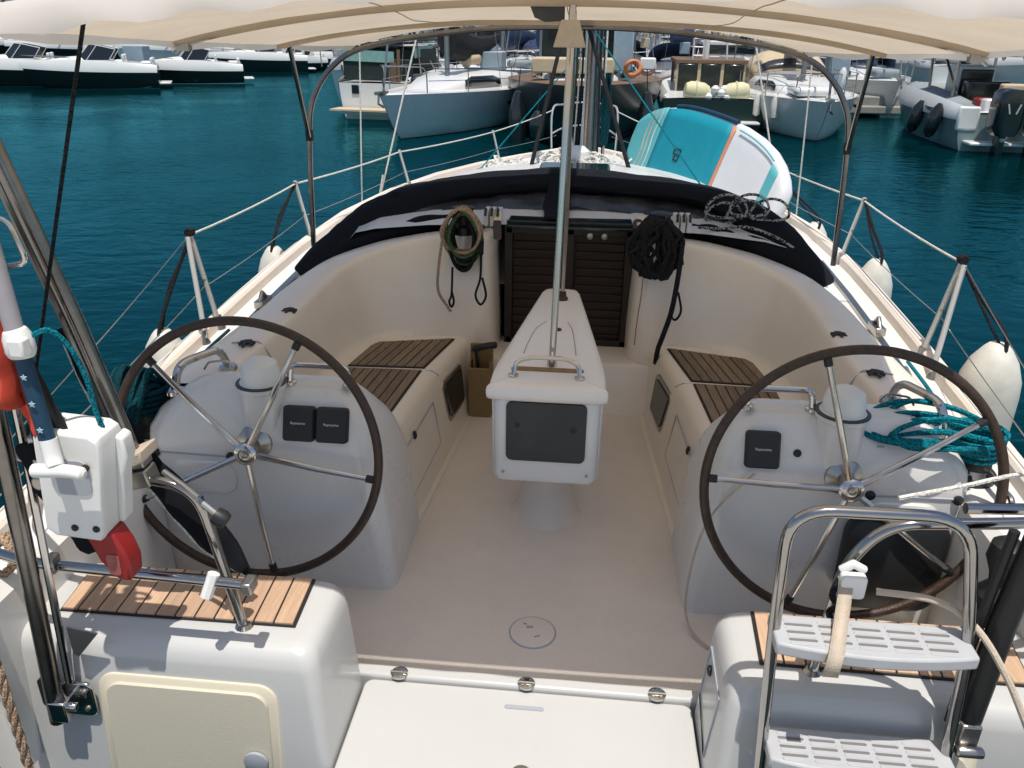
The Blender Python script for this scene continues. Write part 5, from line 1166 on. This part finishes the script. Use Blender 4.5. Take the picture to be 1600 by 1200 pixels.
def bg_motor(label, loc, rz, L=6, B=2.3, F0=.75, F1=.95, hm='hull_dark', af='antifoul', cabin='bow', group=None, engines=0, top=None, toph=1.5, seats=True):
    root = thing('motor_boat', label, 'motor boat', loc, rz, group)
    rows = hull_parts(root, L, B, F0, F1, M[hm], M[af] if af else None, M['hull_white'], rake=.7, tw=.9, full=2.2)
    # white moulded upper works above the dark topsides
    k = MB(); zz = .34
    for s in (-1, 1): k.grid([[(r[-1][0] + (.0), s * (r[-1][1] + .03), r[-1][2] - .14), (r[-1][0], s * (r[-1][1] + .02), r[-1][2] + .06), (r[-1][0] - .05 * i / 14, s * max(0, r[-1][1] * .93 - .02), r[-1][2] + zz * (.5 + .5 * math.sin(i / 14 * PI)))] for i, r in enumerate(rows)])
    obj('gunwale', k, M['hull_white'], root, local=True, ang=50)
    if cabin in ('bow', 'cuddy'):
        k = MB(); sec = []
        for t, w, hg in ((.42, .84, .40), (.5, .82, .50), (.62, .70, .44), (.76, .48, .30), (.9, .2, .12)):
            F = F0 + (F1 - F0) * t ** 2; sec.append([(L * t, a * B / 2 * w, F + z * hg) for a, z in ((-1, 0), (-.9, .6), (-.6, .95), (0, 1), (.6, .95), (.9, .6), (1, 0))])
        k.loft(sec, closed=False); obj('foredeck', k, M['hull_white'], root, local=True, ang=50)
        F = F0 + .35; w = B * .42
        P0 = [(L * .34, -w, F), (L * .50, -w * .92, F), (L * .575, -w * .5, F), (L * .59, 0, F), (L * .575, w * .5, F), (L * .50, w * .92, F), (L * .34, w, F)]
        P1 = [(L * .28, -w * .94, F + .46), (L * .41, -w * .82, F + .62), (L * .47, -w * .45, F + .65), (L * .485, 0, F + .65), (L * .47, w * .45, F + .65), (L * .41, w * .82, F + .62), (L * .28, w * .94, F + .46)]
        k = MB(); k.grid([P0, P1]); ws = obj('windscreen', k, M['glass'], root, local=True, smooth=False, solid=.015)
        k = MB(); k.tube(P1, .022, 6); k.tube(P0, .02, 6)
        for a, c in zip(P0, P1): k.tube([a, c], .018, 5)
        obj('windscreen_frame', k, M['hull_white'], ws, local=True)
        k = MB(); k.tube([(L * .6, -B * .36, F1 + .02), (L * .62, -B * .36, F1 + .3), (L * .97, 0, F1 + .38), (L * .62, B * .36, F1 + .3), (L * .6, B * .36, F1 + .02)], .014, 5); obj('bow_rail', k, M['steel'], root, local=True)
    if seats:
        for y in (-.45, .45):
            k = MB(); k.box((L * .27, y, F0 + .18), (.5, .5, .36)); k.box((L * .24, y, F0 + .42), (.12, .5, .38)); obj('helm_chair', k, M['hull_white'], root, local=True, bevel=.05)
        k = MB(); k.box((L * .07, 0, F0 + .16), (.55, B * .7, .3)); k.box((L * .035, 0, F0 + .32), (.14, B * .7, .3)); obj('stern_bench', k, M['hull_white'], root, local=True, bevel=.05)
    k = MB(); k.box((-.22, 0, .22), (.55, B * .75, .07)); obj('bathing_platform', k, M['hull_white'], root, local=True, bevel=.02)
    if top:
        k = MB(); k.grid([[(x, y * B * .42, F0 + toph - .10 * abs(y) ** 2.5) for y in [-1 + .25 * q for q in range(9)]] for x in (L * .12, L * .28, L * .46)]); tt = obj('canopy', k, M[top], root, local=True, solid=.04)
        for s in (-1, 1):
            for x0, x1 in ((L * .18, L * .14), (L * .40, L * .44)):
                k = MB(); k.tube([(x0, s * B * .42, F0), (x1, s * B * .40, F0 + toph - .08)], .025, 6); obj('canopy_post', k, M['steel'], tt, local=True)
    for i in range(engines):
        y = (i - (engines - 1) / 2) * .62; k = MB()
        k.loft([[(-.42 + (x + .42) * 1.0 - .15, y + yy * w, z) for x, yy in rrect(-.72, -.10, -.24, .24, .16, 4)] for z, w in ((.55, .8), (.75, 1), (1.15, 1.0), (1.32, .85), (1.38, .5))]); e = obj('outboard', k, M['hull_dark'], root, local=True, ang=50)
        k = MB(); k.box((-.5, y, .2), (.26, .16, .8)); k.box((-.55, y, -.15), (.4, .06, .3)); k.box((-.30, y, .62), (.3, .2, .16)); obj('engine_leg', k, M['hull_dark'], e, local=True, bevel=.03)
        k = MB(); k.box((-.90 + .03, y, 1.0), (.02, .30, .05)); k.box((-.885, y, .82), (.02, .10, .12)); obj('engine_decal', k, M['greyplastic'], e, local=True)
    return root
def heading(dx, dy): return math.atan2(dy, dx)
W3 = lambda x, y: (x, y, WATER_Z)

# ------------------------------------------------------------------ the boats that can be told apart
def from_bow(bx_, by_, dx, dy, L):
    l = math.hypot(dx, dy); return W3(bx_ - dx / l * L, by_ - dy / l * L), heading(dx, dy)
loc, rz = from_bow(-4.95, 19.6, -.20, -.98, 10.4)
gy = bg_yacht('shade tinted white sailing yacht with black sail cover, bow on, left of the mast', loc, rz, 10.4, 3.5, .98, 1.10, 'hull_shade_white', 'blackcan', None, 'antifoul_dark', True, 14, cover_drop=.5)
k = MB(); k.box((10.4 * .40, 0, 1.75), (.9, .5, .3)); obj('deck_bundle', k, M['beigecan'], gy, local=True, bevel=.12)
k = MB(); k.box((10.4 * .30, .4, 1.7), (.5, .7, .5)); obj('solar_box', k, M['lightblue'], gy, local=True, bevel=.02)
loc, rz = from_bow(5.85, 21.3, -.06, -1, 10.2)
ry = bg_yacht('white sailing yacht with beige sprayhood and bow fenders, right of the paddleboard', loc, rz, 10.2, 3.6, .92, 1.02, 'hull_white', 'beigecan', 'beigecan', 'antifoul', True, 13, biminim='beigecan')
k = MB(); k.box((10.2 * .80, -.2, 1.18), (1.5, .9, .24)); obj('upturned_dinghy', k, M['hull_white'], ry, local=True, bevel=.1)
k = MB(); k.lathe([(.03, -.3), (.09, -.2), (.09, .2), (.03, .3)], (10.2 * .90, .4, 1.5), 12); obj('horseshoe_buoy', k, M['hull_white'], ry, local=True)
for i, (x, y, lab) in enumerate(((4.72, 24.6, 'white fender hanging at the far left flank of the yacht with the beige sprayhood'), (5.02, 23.6, 'cream fender nearer the bow on the left flank of the yacht with the beige sprayhood'))):
    k = MB(); k.lathe([(.02, 0), (.11, .08), (.12, .5), (.05, .64), (.0, .66)], (x, y, -.18), 12); k.tube([(x, y, .46), (x + .15, y, .7)], .012, 4); single('boat_fender', k, M['fender'], lab, 'fender')
mc = bg_motor('white motor cruiser with dark green bimini and mint screens, seen from its stern', W3(-6.55, 25.2), heading(.12, 1), 7.5, 2.55, 1.05, 1.2, 'hull_white', None, 'cuddy', seats=False, top='dkgreen', toph=1.30)
k = MB(); k.loft([[(x, y, z) for y, z in ((-.55, 1.62), (1.05, 1.66), (1.12, 1.98), (-.55, 1.93))] for x in (.28, .31)]); obj('stern_screen', k, M['mintcan'], mc, local=True)
for y, s in ((-1.02, 1), (.75, -1)):
    k = MB(); k.loft([[(x, y, z) for x, z in ((.9, 1.75), (2.6, 1.80), (2.7, 2.12), (.8, 2.05))] for y in (y, y + .03)]); obj('side_screen', k, M['mintcan'], mc, local=True)
k = MB(); k.box((.36, 0, 1.42), (.10, 2.25, .62)); k.box((2.2, 0, 1.55), (1.6, 2.1, .9)); obj('cockpit_cover', k, M['dkgreen'], mc, local=True, bevel=.08)
k = MB(); k.box((-.012, .62, .86), (.04, .24, .26)); obj('transom_window', k, M['glass'], mc, local=True, bevel=.02); k = MB(); k.box((-.45, 0, .32), (.75, 2.3, .05)); obj('swim_step', k, M['beigecan'], mc, local=True)
k = MB(); k.tube([(.1, -.75, 1.05), (.15, -.75, 2.0)], .05, 6); k.box((.12, -.6, 1.35), (.12, .2, .6)); obj('passerelle', k, M['dwood'], mc, local=True)
# navy workboat behind the mast
loc, rz = from_bow(-.35, 18.4, -.02, -1, 13)
nv = bg_yacht('big navy hulled wooden motor sailer with cream deck boxes, bow on behind the mast', loc, rz, 13, 4.6, 1.25, 1.45, 'hull_navy', 'beigecan', None, 'antifoul_dark', True, 12, rails=False, deckm='dwood')
for nm, c, d, mm in (('wheelhouse', (6.0, 0, 2.1), (2.6, 2.4, 1.7), 'hull_dark'), ('deck_box', (9.2, -.2, 1.75), (1.1, 2.1, .36), 'beigecan'), ('blue_locker', (8.6, 1.05, 2.1), (.5, .52, 1.0), 'lightblue'), ('grey_locker', (8.6, .25, 2.05), (.5, .8, .75), 'screen'), ('white_locker', (8.8, 1.7, 1.8), (.35, .4, .3), 'hull_white'), ('wheelhouse_roof', (6.0, 0, 3.0), (3.0, 2.8, .09), 'hull_white')):
    k = MB(); k.box(c, d); o = obj(nm, k, M[mm], nv, local=True, bevel=.04)
    if nm == 'wheelhouse':
        for y in (-.75, 0, .75): q = MB(); q.box((7.31, y, 2.45), (.03, .55, .55)); obj('wheelhouse_window', q, M['glass'], o, local=True)
k = MB(); k.tube([(13.0, 0, 1.45), (13.0, .1, 2.0)], .03, 6); obj('stem_post', k, M['dwood'], nv, local=True)
for i, (x, y, z, r_, mm, lab) in enumerate(((-1.15, 18.9, .05, .19, 'hull_dark', 'black ball fender hanging on the navy hull left of the mast'), (-1.75, 20.5, -.05, .22, 'hull_dark', 'long black fender between the shade tinted yacht and the navy hull'), (1.35, 20.3, .0, .2, 'hull_dark', 'black fender hanging on the navy hull right of the mast'))):
    k = MB(); ll = .35 if i == 0 else .85; k.lathe([(.02, -ll), (r_ * .8, -ll * .8), (r_, -ll * .2), (r_, ll * .3), (r_ * .4, ll * .8), (.02, ll * .85)], (x, y, z), 14); k.tube([(x, y, z + ll * .8), (x + (.05 if x < 0 else -.05), y, z + ll + .35)], .012, 4); single('boat_fender', k, M[mm], lab, 'fender')
for i, (x, y, z, lab) in enumerate(((1.05, 22.3, 1.15, 'orange lifebuoy on the navy motor sailer right of the mast'), (1.42, 22.5, 1.18, 'pink orange lifebuoy beside the first, right of the mast'))):
    k = MB(); k.tube([(x + .19 * math.cos(a), y + .04 * math.sin(2 * a), z + .17 * math.sin(a)) for a in [2 * PI * q / 20 for q in range(20)]], .055, 8, loop=True); single('lifebuoy', k, M['lamp_orange'] if i == 0 else mat('pink_buoy', (.8, .33, .25), .5), lab, 'lifebuoy')
# dark green fishing boat with life rafts
gb = bg_motor('dark green wooden boat with brown cabin posts and cream life rafts on its stern', W3(3.55, 24.6), heading(.04, 1), 9, 3.3, .82, 1.2, 'hull_green', None, None, seats=False)
k = MB(); k.box((4.2, 0, 1.75), (3.6, 2.2, .12)); rf = obj('cabin_roof', k, M['dwood'], gb, local=True, bevel=.02)
for x in (2.5, 5.9):
    for y in (-1.0, -.35, .35, 1.0):
        k = MB(); k.box((x, y, 1.25), (.10, .10, .92)); obj('cabin_post', k, M['beigecan'] if x < 3 else M['dwood'], gb, local=True)
for y in (-.7, 0, .7):
    k = MB(); k.box((4.0, y, 1.25), (3.2, .58, .85)); obj('cabin_panel', k, M['hull_dark'], gb, local=True, bevel=.02)
k = MB(); k.tube([(3.5, .1, 1.8), (3.5, .1, 9.5)], .08, 8); k.tube([(3.5, -.55, 1.8), (3.5, -.2, 7)], .03, 5)
for i in range(9): k.tube([(3.5, .22, 1.9 + .25 * i), (3.5, .5, 1.9 + .25 * i)], .02, 4)
k.tube([(3.5, .2, 1.8), (3.5, .2, 4.3)], .025, 4); k.tube([(3.5, .52, 1.8), (3.5, .52, 4.3)], .025, 4); obj('mast', k, M['hull_white'], gb, local=True)
for i, (x, y, z) in enumerate(((3.02, 24.9, .45), (4.15, 24.9, .45))):
    k = MB(); k.lathe([(.0, -.36), (.2, -.34), (.27, -.2), (.28, 0), (.27, .2), (.2, .34), (.0, .36)], (x, y, z), 14, axis=(1, .1, .12 if i else -.12)); k.tube([(x - .02, y + .27 * math.cos(a), z + .285 * math.sin(a)) for a in [2 * PI * q / 14 for q in range(14)]], .03, 5, loop=True); single('life_raft', k, mat('cream_raft_case', (.62, .58, .36), .55, var=.15), ('left' if i == 0 else 'right') + ' one of two cream life raft canisters on the dark green boat', 'life raft')
k = MB()
for i in range(7): k.lathe([(.0, 0), (.12, .05), (.13, .14), (.05, .22)], (3.35 + .09 * i, 24.75 + .1 * (i % 2), .22 + .10 * (i % 3)), 8)
single('fender_pile', k, M['hull_white'], 'heap of small white floats between the two cream life rafts', 'floats')
# open sports boat on the right, stern on
sb = bg_motor('open sports boat with grey cover and two big black outboards at the right edge', W3(9.95, 20.9), heading(.05, 1), 7.6, 2.6, .85, 1.05, 'hull_slate', 'antifoul_dark', None, engines=0, seats=False)
for i, y in enumerate((-.33, .38)):
    k = MB(); k.loft([[(x, y + yy * w, z) for x, yy in rrect(-.95, -.22, -.30, .30, .18, 4)] for z, w in ((.45, .75), (.62, 1), (1.15, 1.0), (1.38, .9), (1.46, .5))]); e = obj('outboard', k, M['hull_dark'], sb, local=True, ang=50)
    q = MB(); q.box((-.55, y, .1), (.30, .18, .8)); q.box((-.35, y, .5), (.35, .24, .18)); obj('engine_leg', q, M['hull_dark'], e, local=True, bevel=.03)
    q = MB(); q.box((-.955, y - .10, 1.05), (.02, .03, .22), Matrix.Rotation(.3, 3, 'X')); q.box((-.955, y + .10, 1.05), (.02, .03, .22), Matrix.Rotation(-.3, 3, 'X')); q.box((-.75, y, .36), (.1, .1, .08)); obj('engine_decal', q, M['greyplastic'], e, local=True)
k = MB(); sec = []
for t, w, hg in ((.12, 1.0, .10), (.25, 1.0, .26), (.5, .98, .34), (.7, .8, .30), (.88, .45, .24), (.97, .12, .16)):
    F = .85 + .2 * t * t; sec.append([(7.6 * t, a * 1.3 * w + .0, F + z * hg + .02) for a, z in ((.99, -.4), (1.0, .0), (.8, .55), (.45, 1.0), (.1, .3))])
k.loft(sec, closed=False); obj('boat_cover', k, M['greycan'], sb, local=True, ang=60, solid=.015)
for nm, c, d, mm in (('console', (3.4, -.1, 1.35), (.9, .9, 1.0), 'hull_white'), ('console_face', (2.92, -.1, 1.4), (.05, .8, .7), 'hull_dark'), ('leaning_post', (2.2, -.1, 1.2), (.5, 1.0, .6), 'hull_dark'), ('stern_seat', (.55, -.25, .95), (.35, 1.5, .45), 'hull_white'), ('cream_cushion', (1.5, -.5, 1.3), (.3, .6, .35), 'beigecan'), ('red_box', (1.2, .25, 1.0), (.4, .4, .3), 'darkred'), ('dark_locker', (.9, -.9, 1.45), (.5, .5, .35), 'hull_dark'), ('hard_top', (2.8, -.1, 2.25), (2.4, 2.0, .07), 'hull_dark')):
    k = MB(); k.box(c, d); obj(nm, k, M[mm], sb, local=True, bevel=.05)
for x0, y0, x1, y1 in ((2.0, .75, 1.8, .8), (2.1, -.95, 1.8, -.95), (3.9, .7, 4.1, .75), (3.9, -.9, 4.1, -.9), (2.0, .5, 3.8, .6)):
    k = MB(); k.tube([(x0, y0, .9), (x1, y1, 2.25)], .04, 6); obj('top_post', k, M['steel'], sb, local=True)
for i in range(3):
    k = MB(); k.lathe([(.02, -.08), (.06, .0), (.03, .10)], (1.75, -.7 + .5 * i, 2.08), 8); obj('rod_holder', k, M['steel'], sb, local=True)
k = MB(); k.box((.02, .95, .75), (.10, .5, .55)); obj('transom_step', k, M['hull_white'], sb, local=True, bevel=.06)
for i, (x, y, z, t_, lab) in enumerate(((8.62, 23.4, .02, .35, 'black fender on the side of the sports boat nearest its bow'), (8.55, 22.0, .05, .45, 'black fender on the side of the sports boat nearest its stern'))):
    k = MB(); A, B_ = Vector((x, y, z - .40)), Vector((x + .12, y - .1, z + .42)); k.tube([A, A.lerp(B_, .12), A.lerp(B_, .3), A.lerp(B_, .75), B_], [.05, .14, .17, .17, .05], 12); single('boat_fender', k, M['hull_dark'], lab, 'fender')
# quay behind with a pale pillar
k = MB(); k.box((10.6, 33, -.05), (7.0, 6.5, .32)); k.box((10.6, 29.6, -.3), (6.8, .4, .25)); o = obj('quay', k, M['concrete'], bevel=.04); tag(o, kind='structure')
for i in range(6):
    k = MB(); k.box((7.6 + 1.2 * i, 29.75, -.8), (.5, .5, 1.2)); obj('quay_pile', k, M['concrete'], o)
k = MB(); k.loft([[(x, y, z) for x, y in rrect(8.05, 8.75, 30.3, 30.9, .08, 3)] for z in (.11, 1.9)]); k.lathe([(.3, 1.9), (.2, 2.0), (.0, 2.02)], (8.4, 30.6, 0), 12); single('service_pillar', k, M['lightblue'], 'pale blue grey service pillar on the quay behind the right stern arch leg', 'pillar')
k = MB(); k.loft([[(x, y, z) for x, y in rrect(-17.2, -15.9, 34.0, 35.0, .1, 3)] for z in (-.2, 1.0)]); 
k = MB(); k.box((-21.3, 38.4, .55), (.95, .7, 1.25)); k.box((-21.3, 38.4, -.25), (.7, .6, .5)); single('service_pillar', k, M['lightblue'], 'pale blue grey box between the two dark hulled motor boats on the left', 'pillar')
# dark hulled motor boats on the left
loc, rz = from_bow(-24.9, 35.0, -.90, -.42, 5.6)
bg_motor('dark motor boat with raked windscreen and teal underside, nearest in the left row', loc, rz, 5.6, 2.2, .82, .98)
loc, rz = from_bow(-22.6, 40.0, -.90, -.42, 5.2)
bg_motor('dark hulled motor boat with white stripe, second in the row left of the stern arch', loc, rz, 5.2, 2.1, .72, .85, af='hull_white')
loc, rz = from_bow(-28.8, 35.6, -.90, -.42, 5.6)
bg_motor('dark hulled motor boat cut off by the left edge of the picture', loc, rz, 5.6, 2.2, .82, .98)
loc, rz = from_bow(-24.2, 52.0, -.92, -.38, 6.0)
bg_motor('dark green motor boat with white deck, third in the row on the left', loc, rz, 6.0, 2.3, .85, 1.0, hm='hull_green')
loc, rz = from_bow(-21.2, 53.6, -.4, -.9, 5.0)
bg_motor('small black boat moored bow out behind the left bimini leg', loc, rz, 5.0, 1.9, .6, .75, hm='hull_dark', af=None)
loc, rz = from_bow(-22.6, 60.0, -.92, -.38, 5.5)
bg_motor('dark hulled motor boat with pale canopy, last in the row on the left', loc, rz, 5.5, 2.1, .75, .9, hm='hull_green', top='lightblue', toph=1.2)

# the quay the yacht is moored to, behind the camera
k = MB(); k.box((0, -12.1, -.58), (90, 25.7, 1.4)); tag(obj('stern_quay', k, M['pale_quay'], bevel=.05), kind='structure')
# ------------------------------------------------------------------ crowded far rows, quay, houses and hill
rf_ = random.Random(21)
protoY = [bg_yacht('white sailing yacht in the crowded far rows of the marina', W3(-12, 70), heading(-.1, -1), 10, 3.2, 1.0, 1.2, 'hull_white', c, h_, 'antifoul_dark', True, 13, 'far white yachts', rails=False) for c, h_ in (('bluecan', 'bluecan'), ('beigecan', 'beigecan'), ('blackcan', None))]
def dress(r, L, B, F, seed):
    g = random.Random(seed); k = MB(); k.tube(fillet([(.25, -B * .40, F), (.15, -B * .40, F + 1.9), (.15, B * .40, F + 1.9), (.25, B * .40, F)], .25, 4), .03, 6); a = obj('radar_arch', k, M['steel'], r, local=True)
    k = MB(); k.lathe([(.05, F + 1.92), (.24, F + 1.96), (.24, F + 2.1), (.1, F + 2.16)], (.15, -B * .2, 0), 12); obj('radar_dome', k, M['hull_white'], a, local=True)
    for i in range(3): k = MB(); yy = g.uniform(-B * .4, B * .4); k.tube([(.15, yy, F + 1.9), (.12, yy, F + g.uniform(2.6, 4))], .014, 4); obj('antenna', k, M['hull_white'], a, local=True)
    k = MB(); k.box((.5, B * .22, F + 1.15), (.5, .06, .5)); k.box((.4, -B * .25, F + .95), (.3, .4, .45)); obj('stern_gear', k, M[g.choice(('lightblue', 'beigecan', 'bluecan', 'lamp_orange', 'hull_dark'))], r, local=True, bevel=.03)
    k = MB(); k.box((L * .8, 0, F + .32), (1.1, .9, .26)); obj('deck_bundle', k, M[g.choice(('hull_white', 'greycan', 'beigecan'))], r, local=True, bevel=.1)
    for i in range(4): k = MB(); k.tube([(L * (.15 + .2 * i), (-1) ** i * B * .46, F), (L * (.15 + .2 * i), (-1) ** i * B * .47, F + .75)], .02, 5); obj('stanchion', k, M['steel'], r, local=True)
    k = MB(); k.tube([(L * (.12 + .1 * i), -B * .47, F + .72) for i in range(8)], .016, 4); k.tube([(L * (.12 + .1 * i), B * .47, F + .72) for i in range(8)], .016, 4); obj('guard_rail', k, M['hull_white'], r, local=True)
for i_, p_ in enumerate(protoY): dress(p_, 10, 3.2, 1.05, i_ + 3)
protoN = bg_yacht('navy sailing yacht in the crowded far rows of the marina', W3(14, 92), heading(.1, -1), 11, 3.4, 1.1, 1.3, 'hull_navy', 'bluecan', 'bluecan', None, True, 14, 'far navy yachts', rails=False)
def cruiser(label, group, hm='hull_white'):
    r = bg_motor(label, W3(0, 80), 0, 9, 3.1, 1.2, 1.5, hm, None, 'cuddy', group, top='hull_white', toph=1.9, seats=False)
    k = MB(); k.loft([[(x, y * w, z) for x, y in ((2.0, -1.25), (5.2, -1.1), (5.9, 0), (5.2, 1.1), (2.0, 1.25))] for z, w in ((1.4, 1), (2.3, .92))]); c = obj('cabin', k, M['hull_white'], r, local=True, bevel=.05)
    k = MB(); k.loft([[(x * 1.004, y * w * 1.015, z) for x, y in ((2.3, -1.25), (5.2, -1.1), (5.9, 0), (5.2, 1.1), (2.3, 1.25))] for z, w in ((1.78, .96), (2.15, .935))]); obj('cabin_window', k, M['glass'], c, local=True)
    return r
dress(protoN, 11, 3.4, 1.15, 11)
protoC = [cruiser('white cabin cruiser in the crowded far rows of the marina', 'far white cruisers'), cruiser('dark hulled cabin cruiser in the crowded far rows of the marina', 'far dark cruisers', 'hull_navy')]
for i_, p_ in enumerate(protoC): dress(p_, 9, 3.1, 1.35, i_ + 20)
used = {}
desc = {protoY[0].name: 'white sailing yacht with blue sail cover', protoY[1].name: 'white sailing yacht with beige sail cover', protoY[2].name: 'white sailing yacht with black sail cover', protoN.name: 'navy hulled sailing yacht', protoC[0].name: 'white cabin cruiser', protoC[1].name: 'dark hulled cabin cruiser'}
def put(p, x, y, hd, row):
    o = p if p.name not in used else copy_tree(p); used[p.name] = 1
    o['label'] = desc[p.name] + ', ' + row; o['group'] = desc[p.name] + ' ' + row
    o.location = W3(x, y); o.rotation_euler = (0, 0, hd)
def dirx(px): return (px - 909) / 1246 * 1.09
for D, step_, x0, x1, row_ in ((34, 70, 655, 800, 'close behind the shade tinted yacht'), (37, 66, 980, 1320, 'close behind the beige hooded yacht'), (44, 60, 1370, 1640, 'close behind the sports boat'), (62, 48, -40, 520, 'close behind the dark motor boats on the left'), (46, 62, 680, 1010, 'close behind the navy motor sailer'), (52, 50, 1030, 1620, 'close behind the quay on the right'), (66, 44, 520, 1640, 'in the first far row beyond the moored boats'), (88, 38, 40, 1500, 'in the second far row of the marina'), (120, 36, 60, 1400, 'in the third far row of the marina'), (165, 27, 540, 1330, 'in the fourth far row of the marina'), (215, 22, 560, 1250, 'in the last far row before the waterfront')):
    px = x0 + rf_.random() * 20
    while px < x1:
        y = D + rf_.uniform(-4, 4); x = dirx(px) * y
        q = rf_.random(); p = protoY[rf_.randrange(3)] if q < .52 else protoC[0] if q < .84 else protoC[1] if q < .92 else protoN
        put(p, x, y, heading(rf_.uniform(-.35, .35), -1 if rf_.random() < .6 else 1), row_); px += step_ * rf_.uniform(.8, 1.4)
for i, (px0, px1, D) in enumerate(((480, 1100, 74), (300, 1700, 104), (0, 1700, 142))):
    k = MB(); xa, xb = dirx(px0) * D, dirx(px1) * D; k.box(((xa + xb) / 2, D, WATER_Z + .3), (xb - xa, 2.2, .4)); tag(obj('pontoon', k, M['concrete']), kind='structure')
k = MB(); k.box((0, 262, .4), (620, 40, 2.4)); tag(obj('harbour_quay', k, M['concrete']), kind='structure')
M['hill'] = mat('dry_scrub_hill', (.07, .075, .045), .95, var=.5, scale=.05, col2=(.035, .045, .025))
k = MB(); rows = []
for j in range(10):
    yy = 330 + j * 45; rows.append([(x, yy, -3 + (1 - math.cos(min(1, j / 7) * PI)) * .5 * (42 + 26 * noise.noise(Vector((x * .006, 1, 3))) + 14 * noise.noise(Vector((x * .02, j * .3, 7)))) * (1.5 if x < -150 else 1)) for x in range(-900, 901, 30)])
k.grid(rows); tag(obj('hill', k, M['hill'], ang=180), kind='structure')
wallm = [mat('plaster_%s' % n_, c, .8, var=.15, scale=.5) for n_, c in (('cream', (.48, .42, .34)), ('pink', (.46, .32, .27)), ('white', (.56, .54, .50)), ('grey', (.36, .35, .34)), ('ochre', (.45, .33, .18)))]
M['rooftile'] = mat('terracotta_roof', (.30, .12, .07), .8, var=.3, scale=1)
winmesh = None
def building(x, y, w, d, hgt, mi, label):
    r = thing('apartment_building', label, 'building', (x, y, 1.6))
    k = MB(); k.box((0, 0, hgt / 2), (w, d, hgt)); obj('wall', k, wallm[mi], r, local=True, smooth=False)
    k = MB(); k.loft([[(-w / 2 - .4, -d / 2 - .4, hgt), (w / 2 + .4, -d / 2 - .4, hgt), (w / 2 + .4, d / 2 + .4, hgt), (-w / 2 - .4, d / 2 + .4, hgt)], [(-w / 2 - .4, -d / 2 - .4, hgt + .3), (w / 2 + .4, -d / 2 - .4, hgt + .3), (w / 2 + .4, d / 2 + .4, hgt + .3), (-w / 2 - .4, d / 2 + .4, hgt + .3)], [(-w * .3, -.2, hgt + 2.2), (w * .3, -.2, hgt + 2.2), (w * .3, .2, hgt + 2.2), (-w * .3, .2, hgt + 2.2)]]); obj('roof', k, M['rooftile'], r, local=True, smooth=False)
    global winmesh
    for fl_ in range(int(hgt // 3)):
        for c in range(int(w // 3)):
            px, pz = -w / 2 + 1.6 + c * 3, 1.4 + fl_ * 3
            if winmesh is None:
                q = MB(); q.box((0, 0, 0), (1.2, .12, 1.5)); o = obj('window', q, M['glass'], r, local=True, smooth=False); winmesh = o.data
            else:
                o = bpy.data.objects.new('window', winmesh); COL.objects.link(o); o.parent = r
            o.location = (px, -d / 2 - .02, pz)
kinds = ('cream', 'pink', 'white', 'grey', 'ochre'); xx = -300
nb = 0
while xx < 300:
    w = rf_.choice((12, 15, 18, 21)); mi = rf_.randrange(5); hgt = rf_.choice((6, 9, 9, 12))
    building(xx + w / 2, 275 + rf_.uniform(-4, 8), w, 10, hgt, mi, '%s plastered waterfront house with tiled roof, %s from the left along the far quay' % (kinds[mi], ['first', 'second', 'third', 'fourth', 'fifth', 'sixth', 'seventh', 'eighth', 'ninth', 'tenth', 'eleventh', 'twelfth', 'thirteenth', 'fourteenth', 'fifteenth', 'sixteenth', 'seventeenth', 'eighteenth', 'nineteenth', 'twentieth', 'twenty first', 'twenty second', 'twenty third', 'twenty fourth', 'twenty fifth', 'twenty sixth', 'twenty seventh', 'twenty eighth', 'twenty ninth', 'thirtieth', 'thirty first', 'thirty second', 'thirty third', 'thirty fourth', 'thirty fifth', 'thirty sixth', 'thirty seventh', 'thirty eighth', 'thirty ninth', 'fortieth'][nb])); nb += 1
    xx += w + rf_.choice((1, 3, 8))
